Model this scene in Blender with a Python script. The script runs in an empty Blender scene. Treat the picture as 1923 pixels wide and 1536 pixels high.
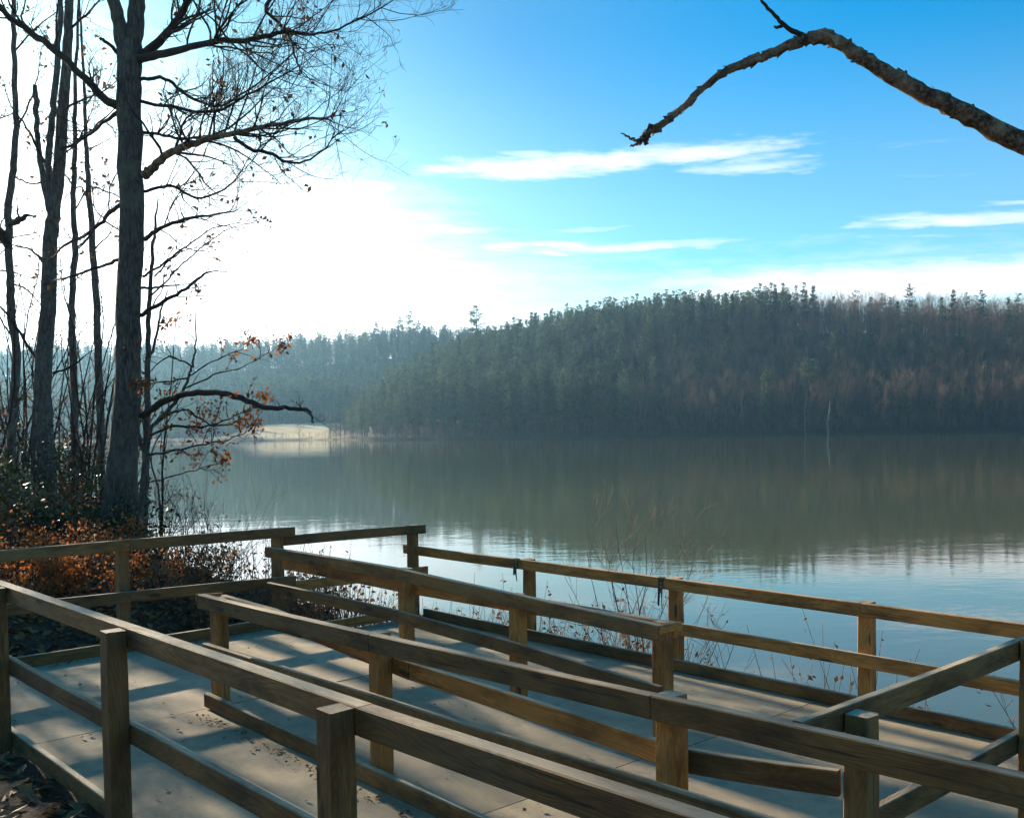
import bpy, bmesh, math, random
import numpy as np
from mathutils import Vector, Matrix

S = bpy.context.scene
COL = S.collection
rad = math.radians

# ------------------------------------------------------------------ camera
F_PX, W_PX, H_PX = 1902.0, 1923.0, 1536.0
PITCH, ROLL, EYE_Z = rad(2.5), 0.014, 3.2
HORIZON = 803.0
CX, CY = W_PX / 2, HORIZON + F_PX * math.tan(PITCH)
EYE = Vector((0, 0, EYE_Z))
_f = Vector((0, math.cos(PITCH), -math.sin(PITCH)))
_r0 = Vector((1, 0, 0)); _u0 = Vector((0, math.sin(PITCH), math.cos(PITCH)))
_r = _r0 * math.cos(ROLL) - _u0 * math.sin(ROLL)
_u = _u0 * math.cos(ROLL) + _r0 * math.sin(ROLL)
cam_d = bpy.data.cameras.new("camera"); cam = bpy.data.objects.new("camera", cam_d); COL.objects.link(cam)
cam_d.sensor_fit = 'HORIZONTAL'; cam_d.sensor_width = 36
cam_d.lens = 36 * F_PX / W_PX
cam_d.shift_y = (CY - H_PX / 2) / W_PX
cam_d.clip_start = 0.05; cam_d.clip_end = 6000
cam.matrix_world = Matrix(((_r.x, _u.x, -_f.x, 0), (_r.y, _u.y, -_f.y, 0), (_r.z, _u.z, -_f.z, EYE_Z), (0, 0, 0, 1)))
S.camera = cam

def ray(px, py):
    return _f + _r * ((px - CX) / F_PX) + _u * ((CY - py) / F_PX)
def at(px, py, Y):                       # world point at forward distance Y
    d = ray(px, py); return EYE + d * (Y / d.y)
def azel(px, py):
    d = ray(px, py).normalized(); return math.atan2(d.x, d.y), math.asin(d.z)

# ------------------------------------------------------------------ light and sky
SUN_AZ, SUN_EL = rad(-40.3), rad(18)        # left of the view direction
sund = Vector((math.sin(SUN_AZ) * math.cos(SUN_EL), math.cos(SUN_AZ) * math.cos(SUN_EL), math.sin(SUN_EL)))
sl = bpy.data.lights.new("sun", 'SUN'); sl.energy = 5.0; sl.angle = rad(0.6); sl.color = (1.0, 0.86, 0.66)
so = bpy.data.objects.new("sun", sl); COL.objects.link(so)
so.rotation_euler = sund.to_track_quat('Z', 'Y').to_euler(); so.location = (-60, 60, 80)
S.view_settings.view_transform = 'Standard'; S.view_settings.look = 'None'
S.view_settings.exposure = 1.2; S.view_settings.gamma = 1.0
S.render.engine = 'CYCLES'
S.cycles.use_denoising = True; S.cycles.use_adaptive_sampling = True; S.cycles.adaptive_threshold = .02
S.cycles.max_bounces = 6; S.cycles.diffuse_bounces = 3; S.cycles.glossy_bounces = 3
S.cycles.transmission_bounces = 2; S.cycles.transparent_max_bounces = 6; S.cycles.volume_bounces = 0
S.cycles.sample_clamp_indirect = 6.0

class NT:
    """tiny helper for node trees"""
    def __init__(s, tree): s.t = tree; tree.nodes.clear()
    def n(s, typ, ins=None, **kw):
        nd = s.t.nodes.new(typ)
        for k, v in kw.items(): setattr(nd, k, v)
        for k, v in (ins or {}).items(): s.set(nd, k, v)
        return nd
    def set(s, nd, k, v):
        i = nd.inputs[k]
        if isinstance(v, bpy.types.NodeSocket): s.t.links.new(v, i)
        elif isinstance(v, bpy.types.Node): s.t.links.new(v.outputs[0], i)
        else: i.default_value = v
    def m(s, op, a, b=0.0, c=0.0, clamp=False):
        return s.n('ShaderNodeMath', {0: a, 1: b, 2: c}, operation=op, use_clamp=clamp).outputs[0]
    def mix(s, fac, a, b, mode='MIX'):
        nd = s.n('ShaderNodeMix', data_type='RGBA', blend_type=mode)
        s.set(nd, 0, fac); s.set(nd, 6, a); s.set(nd, 7, b); return nd.outputs[2]
    def ramp(s, fac, stops):
        nd = s.n('ShaderNodeValToRGB', {0: fac}); e = nd.color_ramp.elements
        while len(e) < len(stops): e.new(0.5)
        for el, (p, c) in zip(e, stops):
            el.position = p; el.color = (*c, 1) if len(c) == 3 else c
        return nd.outputs[0]
    def noise(s, vec, scale, detail=4, rough=.55, dist=0.0):
        return s.n('ShaderNodeTexNoise', {'Vector': vec, 'Scale': scale, 'Detail': detail, 'Roughness': rough, 'Distortion': dist}).outputs[0]
    def mapv(s, vec, sc=(1, 1, 1), loc=(0, 0, 0)):
        return s.n('ShaderNodeMapping', {'Vector': vec, 'Scale': sc, 'Location': loc}).outputs[0]

world = bpy.data.worlds.new("World"); S.world = world; world.use_nodes = True
N = NT(world.node_tree)
sky = N.n('ShaderNodeTexSky', sky_type='NISHITA', sun_disc=False, sun_elevation=SUN_EL, sun_rotation=SUN_AZ,
          altitude=300.0, air_density=1.0, dust_density=1.2, ozone_density=3.0)
hs = N.n('ShaderNodeHueSaturation', {'Saturation': 1.75, 'Value': 1.0, 'Color': sky})
skyc = N.mix(1.0, hs.outputs[0], (.25, 1.50, 1.30, 1), 'MULTIPLY')
tc = N.n('ShaderNodeTexCoord'); sep = N.n('ShaderNodeSeparateXYZ', {0: tc.outputs['Generated']})
X_, Y_, Z_ = sep.outputs
az = N.m('ARCTAN2', X_, Y_); el = N.m('ARCSINE', Z_)
cv = N.n('ShaderNodeCombineXYZ', {0: N.m('MULTIPLY', az, 5.0), 1: N.m('MULTIPLY', el, 38.0), 2: 0.0}).outputs[0]
n1 = N.noise(cv, 1.0, 7, .62, .4)
cv2 = N.n('ShaderNodeCombineXYZ', {0: N.m('MULTIPLY_ADD', az, 22.0, N.m('MULTIPLY', el, 34.0)), 1: N.m('MULTIPLY', el, 120.0), 2: 3.0}).outputs[0]
n2 = N.noise(cv2, 1.0, 6, .65, .3)
wisp = N.m('ADD', N.m('MULTIPLY', n1, .5), N.m('MULTIPLY', n2, .5))
warp = N.m('MULTIPLY', N.m('SUBTRACT', n1, .5), 0.028)
mask = None
def streak(px0, py0, px1, py1, thick, strength, lo=.34, hi=.62):
    """a wispy cloud band between two directions of the sky"""
    global mask
    a0, e0 = azel(px0, py0); a1, e1 = azel(px1, py1)
    T = thick / F_PX; sl_ = (e1 - e0) / (a1 - a0); ac = (a0 + a1) / 2; L = abs(a1 - a0) / 2
    dx = N.m('DIVIDE', N.m('SUBTRACT', az, ac), L)
    line = N.m('MULTIPLY_ADD', N.m('SUBTRACT', az, a0), sl_, e0)
    dy = N.m('DIVIDE', N.m('ADD', N.m('SUBTRACT', el, line), warp), T)
    q = N.m('ADD', N.m('POWER', N.m('ABSOLUTE', dx), 4.0), N.m('MULTIPLY', dy, dy))
    g = N.m('EXPONENT', N.m('MULTIPLY', q, -1.0))
    tt = N.m('MULTIPLY_ADD', g, .40, wisp)                 # solid core, ragged rim
    w = N.n('ShaderNodeMapRange', {0: tt, 1: lo + .27, 2: hi + .42, 3: 0.0, 4: 1.0}, interpolation_type='SMOOTHSTEP').outputs[0]
    k = N.m('MULTIPLY', N.m('MULTIPLY', N.m('POWER', g, .6), w), strength)
    mask = k if mask is None else N.m('MAXIMUM', mask, k)
streak(730, 320, 1600, 260, 34, 1.0)
streak(1230, 324, 1580, 303, 20, .65)
streak(470, 352, 790, 356, 26, .9)
streak(820, 472, 1500, 446, 17, .8)
streak(860, 462, 1160, 458, 14, .95)
streak(1380, 452, 1923, 438, 8, .45)
streak(1520, 420, 2150, 398, 22, .85)
streak(1800, 380, 2200, 372, 7, .6)
streak(1120, 548, 2600, 482, 50, 1.0, .2, .5)
streak(650, 432, 980, 426, 14, .6)
streak(1000, 434, 1220, 424, 8, .45)
streak(930, 508, 1140, 498, 16, .6)
streak(1180, 455, 1420, 448, 9, .6)
streak(600, 438, 900, 420, 22, .6)
streak(1500, 275, 1900, 262, 8, .22)
streak(1620, 332, 1923, 318, 8, .22)
# the low bright bank of cirrus and haze that thickens towards the sun: its upper rim climbs on that side
rim = N.n('ShaderNodeMapRange', {0: az, 1: rad(-180), 2: rad(180), 3: 0.0, 4: 1.0}).outputs[0]
rp = lambda a: (a + 180) / 360
ev = lambda e: (e / 45.0,) * 3
rimc = N.ramp(rim, [(0.0, ev(6)), (rp(-90), ev(9)), (rp(-45), ev(22)), (rp(-26), ev(15.5)), (rp(-13.5), ev(12.2)), (rp(-8), ev(10.0)), (rp(0), ev(6.8)), (rp(12), ev(5.2)), (1.0, ev(6))])
pale = N.n('ShaderNodeMapRange', {0: el, 1: rad(7), 2: rad(22), 3: .22, 4: 0.0}, interpolation_type='SMOOTHSTEP').outputs[0]
rime = N.m('MULTIPLY', rimc, rad(45))
veil = N.n('ShaderNodeMapRange', {0: N.m('ADD', N.m('SUBTRACT', el, rime), N.m('MULTIPLY', N.m('SUBTRACT', wisp, .5), .16)), 1: rad(-5), 2: rad(8), 3: 1.0, 4: 0.0}, interpolation_type='SMOOTHSTEP').outputs[0]
mask = N.m('MAXIMUM', N.m('MAXIMUM', mask, pale), N.m('MULTIPLY', veil, .95))
# thin cloud scatters the light forward, so it brightens towards the sun
sdv = N.n('ShaderNodeVectorMath', {0: tc.outputs['Generated'], 1: tuple(sund)}, operation='DOT_PRODUCT').outputs['Value']
ang = N.m('ARCCOSINE', N.m('MINIMUM', sdv, .99999))
glow = N.n('ShaderNodeMapRange', {0: ang, 1: rad(8), 2: rad(48), 3: 2.8, 4: 1.0}, interpolation_type='SMOOTHSTEP').outputs[0]
cc = N.n('ShaderNodeCombineColor', {0: N.m('MULTIPLY', glow, 8.3), 1: N.m('MULTIPLY', glow, 8.5), 2: N.m('MULTIPLY', glow, 8.8)}).outputs[0]
# the clear sky loses colour towards the sun
aur = N.n('ShaderNodeMapRange', {0: ang, 1: rad(18), 2: rad(58), 3: .62, 4: 0.0}, interpolation_type='SMOOTHSTEP').outputs[0]
bw = N.n('ShaderNodeRGBToBW', {0: skyc}).outputs[0]
skyc = N.mix(aur, skyc, N.n('ShaderNodeCombineColor', {0: N.m('MULTIPLY', bw, .82), 1: N.m('MULTIPLY', bw, 1.08), 2: N.m('MULTIPLY', bw, 1.14)}).outputs[0])
cl = N.mix(mask, skyc, cc)
bg = N.n('ShaderNodeBackground', {'Color': cl, 'Strength': 0.07})
N.n('ShaderNodeOutputWorld', {'Surface': bg})

# ------------------------------------------------------------------ materials
def mat(name, build):
    m = bpy.data.materials.new(name); m.use_nodes = True
    n = NT(m.node_tree); bs = n.n('ShaderNodeBsdfPrincipled')
    out = n.n('ShaderNodeOutputMaterial', {'Surface': bs.outputs[0]})
    build(n, bs, out); return m
def tco(n, which='Object'): return n.n('ShaderNodeTexCoord').outputs[which]
def rnd(n): return n.n('ShaderNodeObjectInfo').outputs['Random']
def bump(n, bs, h, strength=.3, dist=.01):
    n.set(bs, 'Normal', n.n('ShaderNodeBump', {'Height': h, 'Strength': strength, 'Distance': dist}))

def _wood(tint, wm=(1, 1, 1)):
    def b(n, bs, out):
        co = tco(n); r = rnd(n)
        off = n.n('ShaderNodeCombineXYZ', {0: n.m('MULTIPLY', r, 37.0), 1: n.m('MULTIPLY', r, 11.0), 2: n.m('MULTIPLY', r, 5.0)}).outputs[0]
        v = n.n('ShaderNodeVectorMath', {0: co, 1: off}, operation='ADD').outputs[0]
        big = n.noise(n.mapv(v, (.9, 6, 6)), 1.0, 3, .5)
        warped = n.n('ShaderNodeVectorMath', {0: n.mapv(v, (1.1, 9, 9)), 1: n.n('ShaderNodeCombineXYZ', {0: 0.0, 1: n.m('MULTIPLY', big, 3.2), 2: n.m('MULTIPLY', big, 3.2)}).outputs[0]}, operation='ADD').outputs[0]
        ring = n.n('ShaderNodeTexWave', {'Vector': warped, 'Scale': 2.6, 'Distortion': 7.0, 'Detail': 2.5, 'Detail Scale': .8}, wave_type='BANDS', bands_direction='DIAGONAL').outputs['Fac']
        fib = n.noise(n.mapv(v, (5, 160, 160)), 1.0, 3, .6)
        c = n.ramp(ring, [(0.0, (.165, .094, .036)), (.5, (.195, .114, .046)), (1.0, (.215, .13, .055))])
        c = n.mix(n.m('MULTIPLY', n.ramp(fib, [(.35, (0, 0, 0)), (.75, (1, 1, 1))]), .55), c, (.075, .048, .026, 1), 'MIX')
        chk = n.ramp(n.noise(n.mapv(v, (1.3, 60, 60)), 1.0, 2, .5), [(.66, (0, 0, 0)), (.70, (1, 1, 1))])
        c = n.mix(n.m('MULTIPLY', chk, .75), c, (.022, .015, .01, 1))
        c = n.mix(1.0, c, (*wm, 1), 'MULTIPLY')
        # green-grey treatment and weathering in drifting patches
        pat = n.ramp(n.noise(n.mapv(v, (1.6, 4, 4)), 1.0, 5, .6), [(.42, (0, 0, 0)), (.66, (1, 1, 1))])
        c = n.mix(n.m('MULTIPLY', pat, tint), c, (.115, .093, .042, 1))
        # knots
        vo = n.n('ShaderNodeTexVoronoi', {'Vector': n.mapv(v, (2.4, 9, 9)), 'Scale': 1.0, 'Randomness': 1.0}, feature='F1').outputs['Distance']
        kn = n.ramp(vo, [(.09, (1, 1, 1)), (.17, (0, 0, 0))])
        c = n.mix(n.m('MULTIPLY', kn, .8), c, (.035, .022, .013, 1))
        # upward faces: bleached grey, painted paler still to look sunlit
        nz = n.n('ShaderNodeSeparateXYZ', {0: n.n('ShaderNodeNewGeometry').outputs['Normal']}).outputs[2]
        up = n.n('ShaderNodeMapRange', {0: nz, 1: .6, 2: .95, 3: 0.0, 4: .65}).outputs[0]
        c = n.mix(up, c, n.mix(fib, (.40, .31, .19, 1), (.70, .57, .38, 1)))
        stn = n.ramp(n.noise(n.mapv(v, (2.2, 7, 7), (3, 9, 1)), 1.0, 6, .68), [(.36, (.45, .43, .40)), (.56, (1, 1, 1)), (.74, (1.18, 1.15, 1.1))])
        c = n.mix(1.0, c, stn, 'MULTIPLY')
        val = n.m('MULTIPLY_ADD', n.m('FRACT', n.m('MULTIPLY', r, 7.31)), .5, .78)
        c = n.n('ShaderNodeHueSaturation', {'Color': c, 'Value': val, 'Saturation': 1.0}).outputs[0]
        n.set(bs, 'Base Color', c); n.set(bs, 'Roughness', .72); n.set(bs, 'Specular IOR Level', .35)
        bump(n, bs, n.m('ADD', n.m('MULTIPLY', fib, .6), n.m('MULTIPLY', ring, .5)), .4, .003)
    return b
M = {}
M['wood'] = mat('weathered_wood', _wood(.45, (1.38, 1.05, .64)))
M['wood_warm_lit'] = mat('warm_lit_wood', _wood(.12, (2.9, 1.9, .92)))  # same treated timber, coloured warmer and brighter for light bounced onto it

def _conc(n, bs, out):
    co = tco(n, 'Object'); r = rnd(n)
    big = n.noise(co, 1.3, 6, .62); mid = n.noise(co, 6.0, 6, .65); fine = n.noise(co, 90, 3, .6)
    brush = n.noise(n.mapv(co, (14, 220, 1)), 1.0, 2, .5)
    c = n.mix(n.ramp(big, [(.32, (0, 0, 0)), (.7, (1, 1, 1))]), (.27, .198, .110, 1), (.43, .325, .188, 1))
    c = n.mix(n.m('MULTIPLY', n.ramp(mid, [(.45, (0, 0, 0)), (.75, (1, 1, 1))]), .5), c, (.13, .112, .08, 1))
    st = n.ramp(n.noise(n.mapv(co, (1, 1, 1), (7, 3, 0)), 3.2, 7, .7), [(.54, (0, 0, 0)), (.70, (1, 1, 1))])
    c = n.mix(n.m('MULTIPLY', st, .6), c, (.085, .075, .06, 1))
    damp = n.ramp(n.noise(n.mapv(co, (1, .45, 1), (2, 5, 0)), 1.1, 6, .7, .6), [(.46, (1, 1, 1)), (.64, (.55, .56, .58))])
    c = n.mix(1.0, c, damp, 'MULTIPLY')
    pit = n.ramp(n.noise(co, 38, 5, .75), [(.60, (0, 0, 0)), (.70, (1, 1, 1))])
    c = n.mix(n.m('MULTIPLY', pit, .5), c, (.07, .06, .045, 1))
    c = n.mix(n.m('MULTIPLY', fine, .35), c, (.50, .41, .27, 1))
    c = n.n('ShaderNodeHueSaturation', {'Color': c, 'Value': n.m('MULTIPLY_ADD', r, .16, .92)}).outputs[0]
    n.set(bs, 'Base Color', c); n.set(bs, 'Roughness', .85)
    bump(n, bs, n.m('ADD', n.m('ADD', fine, n.m('MULTIPLY', brush, .7)), n.m('MULTIPLY', mid, 1.5)), .5, .004)
M['concrete'] = mat('concrete', _conc)

def _bark(c0, c1, lich):
    def b(n, bs, out):
        co = tco(n, 'Object')
        pl = n.n('ShaderNodeTexVoronoi', {'Vector': n.mapv(co, (26, 26, 4.2)), 'Scale': 1.0, 'Randomness': 1.0}, feature='DISTANCE_TO_EDGE').outputs['Distance']
        fis = n.m('ADD', n.m('MULTIPLY', n.noise(n.mapv(co, (24, 24, 9)), 1.0, 6, .7, .8), .7), n.m('MULTIPLY', n.m('MINIMUM', pl, .25), .45))
        big = n.noise(co, 2.2, 4, .6)
        c = n.mix(n.ramp(fis, [(.30, (0, 0, 0)), (.56, (1, 1, 1))]), (*c0, 1), (*c1, 1))
        c = n.mix(n.m('MULTIPLY', n.ramp(big, [(.5, (0, 0, 0)), (.7, (1, 1, 1))]), lich), c, (.15, .16, .115, 1))
        n.set(bs, 'Base Color', c); n.set(bs, 'Roughness', .9); n.set(bs, 'Specular IOR Level', .25)
        bump(n, bs, fis, .9, .03)
    return b
M['bark'] = mat('oak_bark', _bark((.045, .036, .028), (.15, .125, .098), .55))
M['bark_grey'] = mat('grey_bark', _bark((.06, .05, .042), (.19, .165, .135), .4))
def _limb(n, bs, out):
    co = tco(n, 'Object')
    a = n.noise(co, 9, 5, .65, .5); b = n.noise(co, 55, 5, .7)
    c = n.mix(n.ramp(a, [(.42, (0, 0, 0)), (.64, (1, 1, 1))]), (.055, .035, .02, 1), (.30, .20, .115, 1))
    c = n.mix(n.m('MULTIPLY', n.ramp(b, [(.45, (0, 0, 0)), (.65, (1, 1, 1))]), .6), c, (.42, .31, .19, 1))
    n.set(bs, 'Base Color', c); n.set(bs, 'Roughness', .9); n.set(bs, 'Specular IOR Level', .25)
    bump(n, bs, n.m('ADD', b, n.m('MULTIPLY', a, 1.5)), .8, .012)
M['limb'] = mat('limb_bark', _limb)

def _plain(c, var=.25, rough=.85, scale=3.0, trans=0.0, c2=None):
    def b(n, bs, out):
        co = tco(n, 'Object'); r = rnd(n)
        k = n.noise(co, scale, 3, .6)
        col = n.mix(n.ramp(k, [(.3, (0, 0, 0)), (.7, (1, 1, 1))]), (*c, 1), (*(c2 or tuple(x * .55 for x in c)), 1))
        col = n.n('ShaderNodeHueSaturation', {'Color': col, 'Value': n.m('MULTIPLY_ADD', r, 2 * var, 1 - var)}).outputs[0]
        n.set(bs, 'Base Color', col); n.set(bs, 'Roughness', rough); n.set(bs, 'Specular IOR Level', .2)
        if trans > 0:
            tr = n.n('ShaderNodeBsdfTranslucent', {'Color': col})
            ms = n.n('ShaderNodeMixShader', {0: trans, 1: bs.outputs[0], 2: tr.outputs[0]})
            n.set(out, 'Surface', ms.outputs[0])
    return b
M['twig'] = mat('twig_bark', _plain((.065, .046, .034), .2))
M['twig_tan'] = mat('tan_stem', _plain((.21, .175, .125), .2))
M['leaf_orange'] = mat('orange_leaf', _plain((.52, .17, .036), .35, .7, 6.0, .55, (.30, .11, .04)))
M['leaf_brown'] = mat('brown_leaf', _plain((.16, .085, .04), .35, .8, 9.0, .2, (.30, .15, .06)))
M['leaf_litter'] = mat('leaf_litter', _plain((.19, .10, .045), .35, .6, 11.0, .2, (.46, .21, .07)))
M['evergreen_leaf'] = mat('evergreen_leaf', _plain((.05, .075, .03), .3, .35, 5.0, .2))
M['needle_near'] = mat('pine_needle_near', _plain((.10, .125, .075), .2, .6, 3.0, .25))
M['reed'] = mat('dry_reed', _plain((.30, .20, .11), .25, .8, 8.0, .3, (.16, .09, .05)))
M['pine_far'] = mat('pine_needle', _plain((.09, .118, .052), .5, .7, .25, .35, (.046, .066, .032)))
M['bare_far'] = mat('bare_twig_mass', _plain((.215, .14, .085), .3, .9, .3, 0.0, (.135, .09, .058)))
M['trunk_far'] = mat('far_trunk', _plain((.11, .085, .065), .35, .9, .5))
M['snag'] = mat('pale_snag', _plain((.17, .155, .13), .1, .8, 1.0, 0.0, (.22, .21, .18)))
M['strap'] = mat('torn_strap', _plain((.07, .05, .03), .2, .9, 20.0, 0.0, (.16, .13, .09)))
M['lichen'] = mat('pale_patch', _plain((.34, .33, .28), .1, .9, 20.0))

def _ground(n, bs, out):
    co = tco(n, 'Object')
    a = n.noise(co, .05, 5, .6); b_ = n.noise(co, 2.6, 6, .65); f = n.noise(co, 24, 4, .7)
    lit = n.mix(n.ramp(b_, [(.35, (0, 0, 0)), (.68, (1, 1, 1))]), (.045, .032, .022, 1), (.125, .075, .042, 1))
    lit = n.mix(n.m('MULTIPLY', n.ramp(f, [(.5, (0, 0, 0)), (.7, (1, 1, 1))]), .6), lit, (.20, .11, .05, 1))
    att = n.n('ShaderNodeAttribute', attribute_name='cover').outputs['Color']
    grass = n.mix(n.ramp(a, [(.4, (0, 0, 0)), (.6, (1, 1, 1))]), (.42, .30, .155, 1), (.52, .40, .22, 1))
    c = n.mix(n.n('ShaderNodeSeparateColor', {0: att}).outputs[0], lit, grass)
    n.set(bs, 'Base Color', c); n.set(bs, 'Roughness', .95); n.set(bs, 'Specular IOR Level', .15)
    bump(n, bs, n.m('ADD', f, b_), .6, .03)
M['ground'] = mat('ground_litter', _ground)

def _water(n, bs, out):
    co = tco(n, 'Object')
    sw = n.noise(n.mapv(co, (.55, 1.0, 1)), .9, 3, .5, .3)
    rp = n.noise(n.mapv(co, (1.6, 3.4, 1)), 1.2, 3, .55, .2)
    calm = n.ramp(n.noise(n.mapv(co, (.02, .05, 1)), 1.0, 3, .5), [(.38, (.35, .35, .35)), (.62, (1, 1, 1))])
    h = n.m('MULTIPLY', n.m('ADD', n.m('MULTIPLY', sw, .0046), n.m('MULTIPLY', rp, .0022)), calm)
    n.set(bs, 'Base Color', (.080, .088, .040, 1)); n.set(bs, 'Roughness', .03); n.set(bs, 'IOR', 1.333)
    n.set(bs, 'Specular IOR Level', .5)
    n.set(bs, 'Normal', n.n('ShaderNodeBump', {'Height': h, 'Strength': 1.0, 'Distance': 1.0}))
M['water'] = mat('lake_water', _water)

# ------------------------------------------------------------------ mesh helpers
class MB:
    def __init__(s): s.v = []; s.f = []; s.mi = []
    def quad(s, a, b, c, d, mi=0):
        k = len(s.v); s.v += [a, b, c, d]; s.f.append((k, k + 1, k + 2, k + 3)); s.mi.append(mi)
    def tri(s, a, b, c, mi=0):
        k = len(s.v); s.v += [a, b, c]; s.f.append((k, k + 1, k + 2)); s.mi.append(mi)
    def tube(s, pts, rs, sides=6, mi=0, rng=None, lump=0.0, cap=True):
        pts = [Vector(p) for p in pts]; k0 = len(s.v); n = len(pts)
        ref = None
        for i, p in enumerate(pts):
            t = (pts[min(i + 1, n - 1)] - pts[max(i - 1, 0)])
            t = t.normalized() if t.length > 1e-9 else Vector((0, 0, 1))
            if ref is None:
                ref = t.orthogonal().normalized()
            else:
                ref = (ref - t * ref.dot(t))
                ref = ref.normalized() if ref.length > 1e-6 else t.orthogonal().normalized()
            w = t.cross(ref)
            for j in range(sides):
                a = 2 * math.pi * j / sides
                rr = rs[i] * (1 + (rng.uniform(-lump, lump) if rng and lump else 0))
                s.v.append(p + (ref * math.cos(a) + w * math.sin(a)) * rr)
        for i in range(n - 1):
            for j in range(sides):
                a = k0 + i * sides + j; b = k0 + i * sides + (j + 1) % sides
                s.f.append((a, b, b + sides, a + sides)); s.mi.append(mi)
        if cap:
            s.f.append(tuple(k0 + j for j in reversed(range(sides)))); s.mi.append(mi)
            s.f.append(tuple(k0 + (n - 1) * sides + j for j in range(sides))); s.mi.append(mi)
    def mesh(s, name, mats, smooth=True):
        me = bpy.data.meshes.new(name); me.from_pydata([tuple(v) for v in s.v], [], s.f)
        for m in (mats if isinstance(mats, (list, tuple)) else [mats]): me.materials.append(m)
        if any(s.mi): me.polygons.foreach_set('material_index', s.mi)
        if smooth: me.polygons.foreach_set('use_smooth', [True] * len(me.polygons))
        me.update(); return me
    def build(s, name, mats, parent=None, smooth=True):
        if not s.f: return None
        o = bpy.data.objects.new(name, s.mesh(name, mats, smooth)); COL.objects.link(o)
        if parent is not None:
            o.parent = parent; o.matrix_parent_inverse = Matrix.Translation(parent.location).inverted()
        return o

def tag(o, label=None, cat=None, group=None, kind=None):
    if label: o['label'] = label
    if cat: o['category'] = cat
    if group: o['group'] = group
    if kind: o['kind'] = kind
    return o
def empty(name, loc=(0, 0, 0)):
    o = bpy.data.objects.new(name, None); COL.objects.link(o); o.location = loc; o.empty_display_size = .2
    return o
def copy_tree(o, loc, rz, sc, parent=None):
    c = o.copy(); COL.objects.link(c); c.location = loc; c.rotation_euler = (0, 0, rz); c.scale = sc
    for ch in list(o.children):
        k = ch.copy(); COL.objects.link(k); k.parent = c; k.matrix_parent_inverse = ch.matrix_parent_inverse.copy()
    return c

# ------------------------------------------------------------------ platform axes: uu runs out to the lake, vv runs along the ramps
_a = rad(48)
UU = Vector((math.sin(_a), math.cos(_a), 0)); VV = Vector((-math.cos(_a), math.sin(_a), 0)); ZZ = Vector((0, 0, 1))
def Q(u, v, z): return UU * u + VV * v + ZZ * z
def sstep(x, a, b):
    t = np.clip((x - a) / (b - a), 0, 1); return t * t * (3 - 2 * t)

# ------------------------------------------------------------------ ground
FS_X = [-1400, -330, -200, -140, -96, -84, -70, -58, -52, -46, -20, 40, 130, 260, 420, 1400]
FS_Y = [420, 400, 330, 322, 326, 330, 334, 328, 312, 303, 297, 288, 280, 262, 250, 200]
def shore_u(v): return 7.4 + .32 * np.sin(v * .5) + .18 * np.sin(v * 1.3 + 1)
def ground_z(X, Y):
    X = np.asarray(X, float); Y = np.asarray(Y, float)
    u = X * UU.x + Y * UU.y; v = X * VV.x + Y * VV.y
    d = shore_u(np.clip(v, -40, 90)) - u
    k = sstep(v, 8.35, 10.5)
    hb = 1.25 + .42 * k; L = 2.2 - 1.2 * k
    zn = hb * (1 - np.exp(-np.maximum(d, 0) / L)) + .38 * sstep(-u, -1.35, .2) + .5 * sstep(-u, 2, 30) * 6
    zn = zn + .29 * sstep(-u, -2.15, -1.65)
    zn = zn + .05 * np.sin(X * 1.7 + 1) * np.sin(Y * 1.3) * sstep(v, 8.6, 9.5)
    fs = np.interp(X, FS_X, FS_Y); d2 = Y - fs
    t = X / np.maximum(Y, 50)
    Hr = np.interp(t, [-.185, -.15, -.10, -.05, .02, .08, .15, .3, .5, .9], [0, 3, 12, 21, 30, 35, 39, 38, 34, 30])
    zr = Hr * sstep(d2, 6, 135) + Hr * .15 * sstep(d2, 135, 400)
    Hl = np.interp(t, [-1.0, -.4, -.28, -.2, -.1, .2], [38, 38, 40, 43, 46, 40])
    zr = zr + 4.6 * sstep(d2, 2, 95) * sstep(t, -.29, -.25) * (1 - sstep(t, -.178, -.15))
    zl = Hl * sstep(Y, 425, 640)
    zf = 1.1 * (1 - np.exp(-np.maximum(d2, 0) / 3)) + np.maximum(zr, zl) + 1.2 * np.sin(X * .03) * np.sin(Y * .025 + 1) * sstep(d2, 20, 80)
    bed = -np.minimum(2.4, .35 * np.minimum(np.maximum(-d, 0), np.maximum(-d2, 0)))
    return np.where(d > 0, zn, np.where(d2 > 0, zf, bed))
def gz(x, y): return float(ground_z(x, y))

def axis(breaks):
    out = []
    for a, b, st in breaks:
        out += list(np.arange(a, b, st))
    return np.array(out + [breaks[-1][1]])
gx = axis([(-1300, -400, 50), (-400, -130, 10), (-130, -40, 6), (-40, -16, 2), (-16, 12, .35), (12, 40, 2), (40, 300, 10), (300, 1300, 50)])
gy = axis([(-300, -30, 20), (-30, -3, 2), (-3, 26, .35), (26, 60, 2), (60, 240, 12), (240, 460, 5), (460, 760, 10), (760, 1300, 40)])
GX, GY = np.meshgrid(gx, gy); GZ = ground_z(GX, GY)
nx, ny = len(gx), len(gy)
me = bpy.data.meshes.new('ground')
ii, jj = np.meshgrid(np.arange(nx - 1), np.arange(ny - 1)); k0 = (jj * nx + ii).ravel()
me.from_pydata(np.stack([GX.ravel(), GY.ravel(), GZ.ravel()], 1).tolist(), [], np.stack([k0, k0 + 1, k0 + nx + 1, k0 + nx], 1).tolist())
me.polygons.foreach_set('use_smooth', [True] * len(me.polygons))
def field_mask(X, Y):
    fs = np.interp(X, FS_X, FS_Y); t = X / np.maximum(Y, 50)
    return sstep(t, -.262, -.25) * (1 - sstep(t, -.178, -.168)) * sstep(Y - fs, 0.5, 3) * (1 - sstep(Y, 405, 425))
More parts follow.
